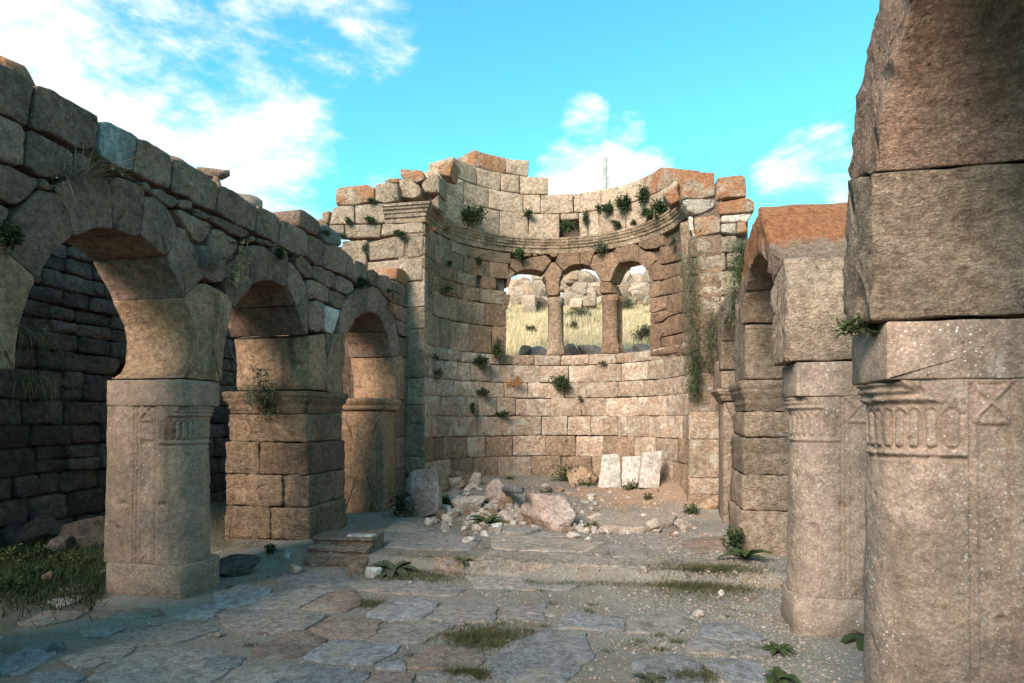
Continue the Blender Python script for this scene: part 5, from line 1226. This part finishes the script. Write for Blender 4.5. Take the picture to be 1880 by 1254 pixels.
PL = [(858, 403, 27, 19, 'leafdark', 'A', 'large dark green bush on the cornice at the left of the apse', 520, 0), (1151, 377, 14, 15, 'leafdark', 'A', 'round dark bush on the upper apse wall, right of the wooden post', 300, 0),
 (1119, 383, 10, 9, 'leafdark', 'A', 'small dark plant left of the round bush on the upper apse wall', 160, .1), (1100, 384, 5, 5, 'leafdark', 'A', 'tiny plant between two small bushes on the upper apse wall', 70, 0),
 (1077, 397, 6, 15, 'leafdark', 'A', 'narrow hanging plant low on the upper apse wall', 130, .5), (1187, 362, 11, 16, 'leafdark', 'A', 'upright dark bush near the top right of the apse wall', 220, .1),
 (1222, 384, 16, 18, 'leafdark', 'A', 'bright leafed bush beside the right shoulder of the apse, above the cornice', 300, 0), (1197, 396, 13, 13, 'leaf', 'A', 'green bush growing on the cornice just left of the right shoulder', 200, 0),
 (966, 395, 9, 6, 'leaf', 'A', 'low green plant in the joint right of the big cornice bush', 100, 0), (1137, 413, 12, 6, 'leafgrey', 'A', 'low grey green plant on the right part of the cornice', 110, 0),
 (1167, 411, 7, 4, 'leafgrey', 'A', 'tiny tuft on the right part of the cornice', 60, 0), (1045, 420, 17, 11, 'leaf', 'A', 'green plant filling the small square opening above the windows', 240, 0),
 (948, 466, 13, 10, 'leaf', 'A', 'hanging green plant above the left window arch', 170, .3), (1107, 456, 15, 9, 'leafgrey', 'A', 'low plant in the joint above the middle window arch', 150, .1),
 (873, 478, 8, 9, 'leafdark', 'A', 'small dark plant on the shaded left of the apse under the cornice', 110, .3), (819, 480, 5, 8, 'leafdark', 'A', 'small plant high on the shaded left curve of the apse', 60, .3),
 (906, 637, 11, 20, 'leafdark', 'A', 'dark plant hanging left of the first window sill', 220, .4), (878, 665, 14, 13, 'leafdark', 'A', 'dark round plant under the left window, on the apse wall', 240, .1),
 (1031, 702, 20, 15, 'leafdark', 'A', 'dark bush in the middle of the wall below the windows', 330, .1), (883, 720, 12, 7, 'leafdark', 'A', 'small dark plant left of the orange dried plant', 130, .1),
 (862, 743, 6, 14, 'leafdark', 'A', 'narrow dark plant trailing down a joint at the lower left of the apse', 120, .5), (920, 761, 12, 5, 'leafdark', 'A', 'thin dark plant in a horizontal joint, below the trailing plant', 90, .1),
 (798, 683, 7, 14, 'leafgrey', 'A', 'spiky grey green plant where the apse curve begins, at mid height', 110, .1), (795, 655, 4, 8, 'leafdark', 'A', 'tiny plant above the spiky plant on the left jamb of the apse', 40, .2),
 (1108, 668, 7, 6, 'leafgrey', 'A', 'tiny plant in the sill course under the right window', 60, 0), (1067, 731, 7, 4, 'leafgrey', 'A', 'small dry plant in a joint right of the middle bush', 50, 0),
 (787, 515, 8, 26, 'leafgrey', 'A', 'grey plant trailing down the left jamb of the apse', 170, .5), (813, 533, 17, 10, 'leafgrey', 'A', 'wiry grey green plant on the shaded left of the apse', 140, .1),
 (947, 696, 5, 6, 'leafgrey', 'A', 'tiny plant under the sill, right above the orange dried plant', 40, .1), (1243, 440, 6, 14, 'leafgrey', 'A', 'small plant under the right end of the cornice', 90, .4),
 (685, 405, 7, 5, 'leaf', 'S', 'small green plant between two upper blocks of the left shoulder', 80, 0), (643, 407, 8, 6, 'leafdark', 'S', 'small dark plant in the second course of the left shoulder', 80, 0),
 (680, 407, 8, 6, 'leaf', 'S', 'bright green plant under the second course of the left shoulder', 80, 0), (738, 432, 12, 5, 'leafdark', 'S', 'plant in the gap under the long block of the left shoulder', 110, 0),
 (672, 454, 5, 12, 'leafgrey', 'S', 'dry plant in a vertical joint of the left shoulder', 80, .3), (632, 433, 5, 10, 'leaf', 'S', 'small plant at the left edge of the shoulder above the arcade', 70, .2),
 (686, 370, 7, 5, 'leafdark', 'S', 'tiny green plant below the orange lichened block of the left shoulder', 70, 0),
 (505, 462, 7, 13, 'leafdark', 'L', 'green plant hanging over the crown of the second left arch', 120, .5), (656, 518, 11, 7, 'leafdark', 'L', 'low green plant over the crown of the third left arch', 140, .3),
 (5, 430, 12, 18, 'leafdark', 'L', 'green plant at the extreme left beside the first arch', 160, .2), (590, 427, 8, 5, 'leafdark', 'L', 'tiny plant between courses above the second left arch', 70, .1)]
for i, (x, y, rx, rz, mt, wh, lb, n, hg) in enumerate(PL):
    v, o = (on_apse if wh == 'A' else on_sh if wh == 'S' else on_left)(x, y); k = px_m(v)
    bush(v + o * rx * k * .4, (rx * k, rx * k * .8, rz * k), int(n * 2.2), .06 if rx > 8 else .045, mt, lb, out=o, hang=hg, seed=100 + i)
# dried orange and rust plants
for (x, y, rx, rz, mt, lb, n) in ((937, 702, 22, 9, 'orangeleaf', 'orange dried plant spread on the lower left apse wall', 260), (784, 424, 7, 10, 'rustleaf', 'rust red dried tuft at the corner under the left cornice', 90), (813, 426, 8, 9, 'rustleaf', 'second rust red tuft, under the cornice inside the apse', 90)):
    v, o = on_apse(x, y); k = px_m(v); bush(v + o * .05, (rx * k, .08, rz * k), n, .04, mt, lb, out=o, hang=.1, seed=int(x))
# long hanging masses at the right shoulder
def hanging(x, y0, y1, wpx, n, mat, label, Yp, seed):
    r = random.Random(seed); Lf = Leaves()
    for _ in range(n):
        yy = r.uniform(y0, y1); xx = x(yy) + r.gauss(0, wpx / 2.4); X, Z = onY(xx, yy, Yp)
        p = Vector((X, Yp - .05 - abs(r.gauss(0, .06)), Z)); d = Vector((r.gauss(0, .5), -abs(r.gauss(.3, .3)), -.5 + r.gauss(0, .6)))
        if r.random() < .45: Lf.blade(p, d, r.uniform(.08, .22), .007, .35, 3, wid=(1, 1, 1))
        else: Lf.leaf(p, rv(r) + Vector((0, -1, .5)), d, r.uniform(.03, .07), .02)
    return Lf.done('hanging_plant', mat, label, 'plant')
hanging(lambda y: 1263 + (y - 470) * .05, 462, 735, 24, 1500, 'leafgrey', 'long grey green plant hanging down the inner edge of the right shoulder', YS - .02, 1)
hanging(lambda y: 1274, 640, 720, 14, 420, 'leafdark', 'dark green lower end of growth on the right shoulder edge, below the hanging plant', YS - .08, 2)
hanging(lambda y: 1302, 570, 680, 18, 650, 'leafgrey', 'short grey green plant on the right shoulder beside the last arch', YS - .04, 3)
hanging(lambda y: 1352 - (y - 450) * .07, 445, 600, 20, 800, 'leafgrey', 'grey green plant spilling from the valley between the two right arches', 8.3, 4)
hanging(lambda y: 1360, 455, 520, 12, 350, 'leafdark', 'dark bush at the top of the valley beside the orange lichened arch', 7.6, 5)
# left arcade plants
v, o = on_left(455, 745); v = Vector((-4.42, 6.98, 1.80))
bush(v + Vector((-.1, -.05, .02)), (.24, .22, .42), 700, .05, 'leafgrey', 'dead brown bush growing out of the impost of the second left pier', out=Vector((0, -.7, .5)), seed=501)
tuft(v + Vector((-.18, -.04, -.05)), .8, 40, 'greystem', 'long pale dry stems rising beside the dead brown bush', spread=.28, lean=Vector((-.35, -.1, 1)), w=.006, droop=.05, seed=502, name='dry_plant', cat='dry plant')
v, o = on_left(425, 490)
r_ = random.Random(8); Lf = Leaves()
for sx in (0, .1, .2, -.04):
    a = Vector((XL + .03, v.y + .02, v.z - .1)); b = Vector((XL + .08, v.y + .08 + sx, v.z + .33 - abs(sx - .08) * .7)); Lf.blade(a, b - a, (b - a).length, .012, 0, 3, wid=(1, 1, 1))
    for i in range(46): p = a.lerp(b, r_.random()); Lf.leaf(p + rv(r_, .008), rv(r_), rv(r_) + Vector((0, 0, .5)), .035, .018)
for i in range(50): Lf.leaf(Vector((XL + .05, v.y, v.z - .12)) + rv(r_, .045), rv(r_), rv(r_) - Vector((0, 0, .6)), .07, .03)
Lf.done('dried_plant', 'dryleaf', 'golden dried plant with seed spikes on the second left arch', 'plant')
v, o = on_left(378, 468); tuft(v - Vector((0, 0, .14)), .34, 260, 'greystem', 'wiry grey dry bush between the first and second left arches', spread=.5, lean=Vector((.5, 0, .7)), w=.004, droop=.12, rad=.07, seed=503, name='dry_bush', cat='dry bush')
v, o = on_left(120, 322); tuft(v - Vector((0, 0, .02)), .3, 200, 'greystem', 'grey dry grass tuft over the left side of the first arch', spread=.5, lean=Vector((.5, .3, .3)), w=.004, droop=.3, rad=.06, seed=504)
v, o = on_left(165, 322); tuft(v, .5, 26, 'dryleaf', 'long yellowish stems arching over the first left arch', spread=.3, lean=Vector((.35, .6, .4)), w=.006, droop=.3, rad=.03, seed=505, name='dry_plant', cat='dry plant')
v, o = on_left(190, 322); rosette(v, .20, 8, 'leafgrey', 'grey green leaf rosette on the crown of the first left arch', seed=3, out=Vector((1, 0, 0)))
v, o = on_left(537, 474); rosette(v, .15, 7, 'leafgrey', 'pale leaf rosette on the right flank of the second left arch', seed=4, out=Vector((1, 0, 0)))
v, o = on_left(710, 538); rosette(v, .2, 8, 'leafgrey', 'pale leaf rosette on the right flank of the third left arch', seed=5, out=Vector((1, 0, 0)))
v, o = on_left(712, 556); bush(v, (.07, .06, .12), 60, .06, 'orangeleaf', 'orange withered leaves hanging below the rosette on the third left arch', out=Vector((1, 0, 0)), hang=.6, seed=506)
v, o = on_left(753, 543); rosette(v, .14, 6, 'leafgrey', 'small leaf rosette at the corner of the apse shoulder', seed=6, out=Vector((1, -.5, 0)))
# grasses on the aisle wall
for (y, x, h, lb) in ((600, 40, .5, 'upper clump of grey dry grass hanging on the dark aisle wall'), (690, 55, .5, 'lower clump of dark dry grass hanging on the dark aisle wall')):
    Y, Z = onX(x, y, -7.25); tuft(Vector((-7.22, Y, Z)), h, 260, 'leafgrey', lb, spread=.3, lean=Vector((.4, 0, -.2)), w=.006, droop=.35, rad=.14, seed=y, cat='grass clump')
# R1 ledge plant, ground plants
bush(Vector((X1 - .02, 3.22, 2.03)), (.09, .10, .05), 260, .032, 'leaf', 'small green plant on the ledge of the nearest right pier', out=Vector((-1, -.3, .1)), seed=507)
GB = [(1035, 885, 34, 30, 'leaf', 'dense green bush at the foot of the apse wall, left of the tan boulder', 800), (1080, 893, 20, 14, 'leaf', 'green weed below the long tan boulder', 260), (1165, 900, 24, 14, 'leaf', 'green weeds at the feet of the leaning marble slabs', 300),
 (733, 950, 28, 40, 'leafdark', 'dark green bush at the foot of the third left pier', 700), (636, 940, 12, 30, 'leafdark', 'narrow dark bush between the second and third left piers', 300), (1270, 945, 18, 16, 'leaf', 'light green weed under the right shoulder of the apse', 240),
 (820, 935, 20, 20, 'leaf', 'green weed behind the low whitish boulder in the rubble', 260), (1045, 945, 16, 10, 'leafdark', 'low dark weed right of the pink boulder', 160), (1190, 918, 10, 10, 'leaf', 'small green plant on the brown earth right of the marble slabs', 120),
 (1088, 972, 13, 9, 'leaf', 'small green weed among white stones at the front of the rubble', 120), (880, 925, 30, 12, 'leafdark', 'dark weeds between the white stones in the rubble heap', 220), (1352, 1020, 24, 42, 'leafdark', 'tall dark weed against the coursed right pier', 420),
 (1005, 905, 14, 8, 'leafdark', 'low weed on the earth in front of the dense green bush', 100), (395, 905, 12, 20, 'leafdark', 'weed in the aisle behind the first left pier', 200), (495, 1020, 14, 14, 'leafdark', 'small weed at the near corner of the second left pier', 150),
 (720, 1040, 0, 0, '', '', 0)]
for i, (x, y, rx, rz, mt, lb, n) in enumerate(GB):
    if not n: continue
    p = gp(x, y); k = px_m(p); bush(p + Vector((0, rx * k * .3, rz * k * .45)), (rx * k, rx * k * .8, rz * k * .65), n, .05, mt, lb, out=Vector((0, -.4, .7)), seed=600 + i, name='weed')
p = gp(412, 1000); tuft(p + Vector((.15, -.1, .0)), .4, 14, 'rustleaf', 'thin reddish dead stalk against the second left pier', spread=.15, w=.006, droop=.02, seed=508, name='dead_stalk', cat='plant')
for (x, y, L_, n, mt, lb, tu) in ((893, 968, .30, 16, 'leaf', 'broad leaved green plant in front of the rubble heap', .9), (720, 1052, .34, 11, 'leafgrey', 'grey broad leaved plant right of the moulded block', .7), (1368, 1030, .30, 12, 'leaf', 'bright broad leaved plant at the foot of the coursed right pier', .8),
    (1425, 1198, .15, 12, 'leaf', 'small green rosette on the gravel before the second right pier', .5), (1592, 1175, .30, 7, 'leafdark', 'dark broad leaves showing between the two nearest right piers', .5), (905, 1000, .0, 0, '', '', 0),
    (1432, 1252, .16, 10, 'leaf', 'green rosette at the bottom edge near the right piers', .5), (1195, 1256, .14, 10, 'leafgrey', 'grey green rosette at the bottom edge right of centre', .5), (850, 1045, .16, 9, 'leafgrey', 'small grey rosette below the middle of the step', .6),
    (935, 880, .16, 9, 'leaf', 'green rosette on the earth close to the apse wall', .7)):
    if n: rosette(gp(x, y) + Vector((0, 0, .01)), L_, n, mt, lb, tiltup=tu, seed=int(x))
# patches of short grass
def patch(pts_or_fn, n, label, mat='grass', h=(.02, .07), seed=1, w=.005, name='grass_patch'):
    r = random.Random(seed); Lf = Leaves()
    for _ in range(n):
        x, y = pts_or_fn(r); p = gp_fast(x, y)
        Lf.blade(p, Vector((r.gauss(0, .6), r.gauss(0, .6), 1)), r.uniform(*h), w, .5, 2)
    return Lf.done(name, mat, label, None, kind='stuff')
def gp_fast(x, y):
    Z = .06
    for _ in range(4): X, Y = onZ(x, y, Z); Z = gz(X, Y)
    return Vector((X, Y, Z))
def blob(cx, cy, sx, sy): return lambda r: (cx + r.gauss(0, sx), min(1400, cy + r.gauss(0, sy)))
patch(blob(890, 1172, 40, 11), 3200, 'dark green and brown grass mat in the middle of the flagstones', seed=11)
patch(blob(760, 1060, 50, 7), 2200, 'grass strip below the step, right of the moulded block', seed=12)
patch(blob(1290, 1068, 52, 16), 4600, 'large patch of grass and weeds by the coursed right pier', seed=13, h=(.03, .10))
patch(lambda r: (r.uniform(700, 1400), 1052 + r.gauss(0, 4)), 1800, 'thin grass along the foot of the platform step', seed=14)
patch(blob(680, 1110, 20, 4), 600, 'small dry grass patch on the flagstones left of centre', seed=15)
patch(blob(860, 1240, 25, 5), 900, 'dry grass tufts at the bottom edge, centre', seed=16)
patch(blob(1270, 1245, 25, 6), 700, 'dry grass tufts at the bottom edge, right', seed=17)
for i, (x, y, rx, rz, lb) in enumerate(((25, 1040, 34, 26, 'leafy dark weed at the left edge of the picture, by the aisle wall'), (75, 1028, 30, 20, 'leafy weed in the left aisle behind the brown stone'), (125, 1040, 34, 20, 'broad clump of weeds in the middle of the left aisle'), (20, 1085, 30, 18, 'low weed at the left edge, nearest the camera'), (165, 1045, 18, 18, 'small weed in the aisle beside the first left pier'), (70, 1062, 26, 14, 'low green weed in front of the brown aisle stone'))):
    q_ = gp(x, y); k = px_m(q_); bush(q_ + Vector((0, 0, rz * k * .4)), (rx * k, rx * k * .8, rz * k * .7), 520, .055, 'leafdark' if i % 2 else 'leaf', lb, out=Vector((0, -.3, .8)), seed=700 + i, name='weed')
patch(lambda r: (r.uniform(0, 190), r.gauss(1045, 30)), 6500, 'weeds and short grass covering the floor of the left aisle', seed=18, h=(.05, .20), w=.011, mat='leafdark')
patch(lambda r: (r.uniform(0, 170), r.gauss(1085, 16)), 2500, 'brownish short grass in front of the left aisle', seed=19, h=(.02, .07))
patch(lambda r: (r.uniform(390, 420), r.gauss(960, 30)), 900, 'weeds in the gap between the first and second left piers', seed=20, h=(.03, .12))
patch(blob(560, 1090, 0, 0), 3, 'few blades', seed=21) if False else None
def tuftlets(n, seed):
    r = random.Random(seed); Lf = Leaves()
    for _ in range(n):
        x = r.uniform(420, 1400); y = r.uniform(1000, 1235); c = gp_fast(x, y)
        for _k in range(int(r.uniform(14, 60))):
            p = c + Vector((r.gauss(0, .035), r.gauss(0, .02), 0)); Lf.blade(p, Vector((r.gauss(0, .6), r.gauss(0, .6), 1)), r.uniform(.015, .05), .005, .5, 2)
    Lf.done('grass_in_joints', 'grass', 'tiny grass tufts in the joints of the flagstones', None, kind='stuff')
tuftlets(95, 5)

# ------------------------------------------------------------------ beyond the apse
def hill_at(x, y):
    r = ray(x, y); t = 14.5 / r.y
    for _ in range(900):
        p = Vector((r.x * t, r.y * t, CAM_H + r.z * t))
        if p.z < hz(p.x, p.y): return p
        t += .05
        if p.y > 60: break
    return None
rn = random.Random(77)
def hill_rocks():
    cnt = 0; lab = 'pale boulder in the rock pile on the hilltop seen through the apse windows'
    for (wn, x0, x1, y0, y1, n, s0, s1) in (('left', 950, 1010, 528, 566, 34, .4, .95), ('middle', 1035, 1105, 514, 562, 60, .4, 1.0), ('right', 1130, 1195, 518, 560, 54, .4, 1.0)):
        for i in range(n):
            x = rn.uniform(x0, x1); f = i / n; Yr = 31.5 - f * 4
            X = ray(x, 600).x / ray(x, 600).y * Yr
            z = hz(X, Yr); top = (1 - f) * (1.0 + .5 * math.sin(x * .09))
            s = rn.uniform(s0, s1); rock('boulder', (X, Yr + rn.uniform(-.4, .4), z + top * rn.random()), (s, s * .8, s * rn.uniform(.6, .95)), rn.choice(['outrock', 'outrock', 'tanrock']), f"{'big' if s > .8 else 'middling' if s > .6 else 'small'} pale boulder {['topmost', 'high', 'half way up', 'low', 'lowest'][min(4, int(f * 5))]} in the {wn} window, {['far left', 'left of its middle', 'right of its middle', 'far right'][min(3, int((x - x0) / (x1 - x0) * 4))]}", 'boulder', 'boulders of the hilltop rock pile', seed=rn.randint(1, 9999), k=2, sink=.25, flat_shade=True, cuts=14)
    # squared blocks seen low in the left window
    for (x, y, w, h, lb) in ((970, 553, 26, 24, 'squared tan block in the rock pile, seen in the left window'), (972, 570, 26, 14, 'lower squared block under the tan block, seen in the left window'), (1057, 556, 24, 18, 'squared reddish block in the pile, seen in the middle window'), (1082, 552, 24, 20, 'tilted dark edged block in the pile, seen in the middle window')):
        Yr = 26.0; X, Z = onY(x, y, Yr); k = Yr / F_PX
        P = [(X - w * k / 2, Z - h * k / 2), (X + w * k / 2, Z - h * k / 2), (X + w * k / 2, Z + h * k / 2), (X - w * k / 2, Z + h * k / 2)]
        tag(stone('squared_block', P, map_y(Yr), .6, M['outrock'], None, seg=.15, bev=.04, rough=.04, corner=.08, tilt=.05), lb, 'block')
hill_rocks()
# low wall of grey stones right behind the sill
lwn = 0
for (x, w, h, lb) in ((964, 14, 18, 'brown stone at the left end of the low wall outside the left window'), (987, 36, 20, 'wide dark grey stone outside the left window'), (1053, 22, 20, 'small dark stone outside the middle window'), (1083, 38, 18, 'wide dark grey stone outside the middle window'), (1146, 22, 16, 'grey stone outside the right window, nearest the column'), (1163, 18, 14, 'small grey stone in the middle outside the right window'), (1184, 26, 20, 'pale cracked stone outside the right window, by the jamb')):
    Yr = 14.6; X, Z = onY(x, 653, Yr); k = Yr / F_PX
    rock('stone', (X, Yr, Z - .05), (w * k * 1.25, .5, h * k * 1.15), 'outdark' if 'brown' not in lb else 'tanrock', lb, 'stone', seed=800 + lwn, rot=(0, 0, .1), k=3, sink=.1); lwn += 1
for i in range(14):
    X = -5 + i * .55; rock('stone', (X, 14.75, 2.75), (.6, .5, .4), 'outdark', 'grey stone of the low wall behind the apse', 'stone', 'stones of the low wall behind the apse', seed=830 + i, rot=(0, 0, .1), k=2, sink=.1)
# dry grass on the slope, only as far as the windows and their surroundings
def hillgrass():
    r = random.Random(9); Lf = Leaves(); G = Leaves()
    for _ in range(24000):
        Y = 15.0 + 13 * r.random() ** .9; X = -.09 * Y + r.uniform(-3.6, 3.6) * Y / 20 + .6
        z = hz(X, Y); dens = noise.noise(Vector((X * .7, Y * .7, 2)))
        tgt = G if dens < -.22 and r.random() < .45 else Lf
        tgt.blade(Vector((X, Y, z - .02)), Vector((r.gauss(.15, .35), r.gauss(0, .35), 1)), r.uniform(.10, .30), .022, .3, 2)
    Lf.done('dry_grass', 'strawfar', 'pale straw grass covering the slope behind the apse', None, kind='stuff')
    G.done('scrub', 'leafgrey', 'grey green scrub among the straw on the slope', None, kind='stuff')
hillgrass()
for (x, y, rx, rz, mt, lb, n) in ((1182, 618, 20, 18, 'leafgrey', 'olive bush outside the right window, near the jamb', 500), (1065, 576, 26, 7, 'leafgrey', 'grey green shrubs below the boulders in the middle window', 420), (1150, 562, 18, 14, 'leafgrey', 'grey green shrub below the boulders in the right window', 320), (985, 562, 22, 16, 'leafgrey', 'green shrub between the blocks in the left window', 360), (1052, 600, 9, 8, 'leafgrey', 'small grey bush half way down the middle window', 140), (975, 606, 9, 9, 'leafgrey', 'small bush half way down the left window', 140), (1097, 548, 8, 14, 'leafgrey', 'narrow shrub beside the right column in the middle window', 120)):
    p = hill_at(x, y + rz * .5) or Vector((*onY(x, y, 22),)).to_3d()
    k = px_m(p); bush(p + Vector((0, 0, rz * k * .6)), (rx * k, rx * k * .7, rz * k), n * 3, .07 if p.y > 18 else .05, mt, lb, out=Vector((0, -.4, .7)), seed=int(x), name='shrub', cat='shrub')
# wooden post and wires
def tube(name, pts, r, mat, parent=None, k=8):
    V = []; Fc = []
    for i, p in enumerate(pts):
        d = (pts[min(i + 1, len(pts) - 1)] - pts[max(i - 1, 0)]).normalized(); a = d.orthogonal().normalized(); b = d.cross(a)
        rr = r[i] if isinstance(r, list) else r
        for j in range(k): t = 6.28318 * j / k; V.append(p + (a * math.cos(t) + b * math.sin(t)) * rr)
    for i in range(len(pts) - 1):
        for j in range(k): q = i * k + j; w_ = i * k + (j + 1) % k; Fc.append((q, w_, w_ + k, q + k))
    Fc.append(tuple(range(k))[::-1]); Fc.append(tuple(range((len(pts) - 1) * k, len(pts) * k)))
    return link(name, V, Fc, M[mat], parent, centre=True)
Xp, Zp = onY(1110.5, 290, 24.0); hb = hz(Xp, 24.0)
post = thing('wooden_post', (Xp, 24, hb), 'weathered grey wooden post standing behind the apse wall', 'post')
tube('shaft', [Vector((Xp, 24, hb - .3)), Vector((Xp, 24, hb + 2)), Vector((Xp + .01, 24, (hb + Zp) / 2 + 1)), Vector((Xp + .015, 24, Zp))], [.10, .095, .09, .08], 'wood', post)
for dz in (.75, .95): tube('hook', [Vector((Xp, 24, Zp - dz)), Vector((Xp + .14, 23.95, Zp - dz - .03)), Vector((Xp + .16, 23.95, Zp - dz + .08))], .014, 'wire', post)
px_, pz_ = onY(1300, 346, 46)
pole = thing('utility_pole', (px_, 46, hz(px_, 46)), 'utility pole standing behind the right shoulder of the apse, carrying the three wires', 'pole')
tube('shaft', [Vector((px_, 46, hz(px_, 46) - .3)), Vector((px_, 46, onY(1300, 330, 46)[1] - .3))], [.16, .11], 'wood', pole)
for (ya, yb, lb) in ((336, 116, 'highest of three thin wires crossing the sky at the right'), (346, 150, 'middle one of three thin wires crossing the sky at the right'), (352, 200, 'lowest of three thin wires crossing the sky at the right')):
    a = Vector((px_, 46, onY(1300, ya, 46)[1])); X_, Z_ = onY(1700, yb, 24); b = Vector((X_, 24, Z_)); pts = []
    for i in range(13): f = i / 12; q = a.lerp(b, f); q.z -= .35 * 4 * f * (1 - f); pts.append(q)
    tag(tube('wire', pts, .008, 'wire', None, 5), lb, 'wire')
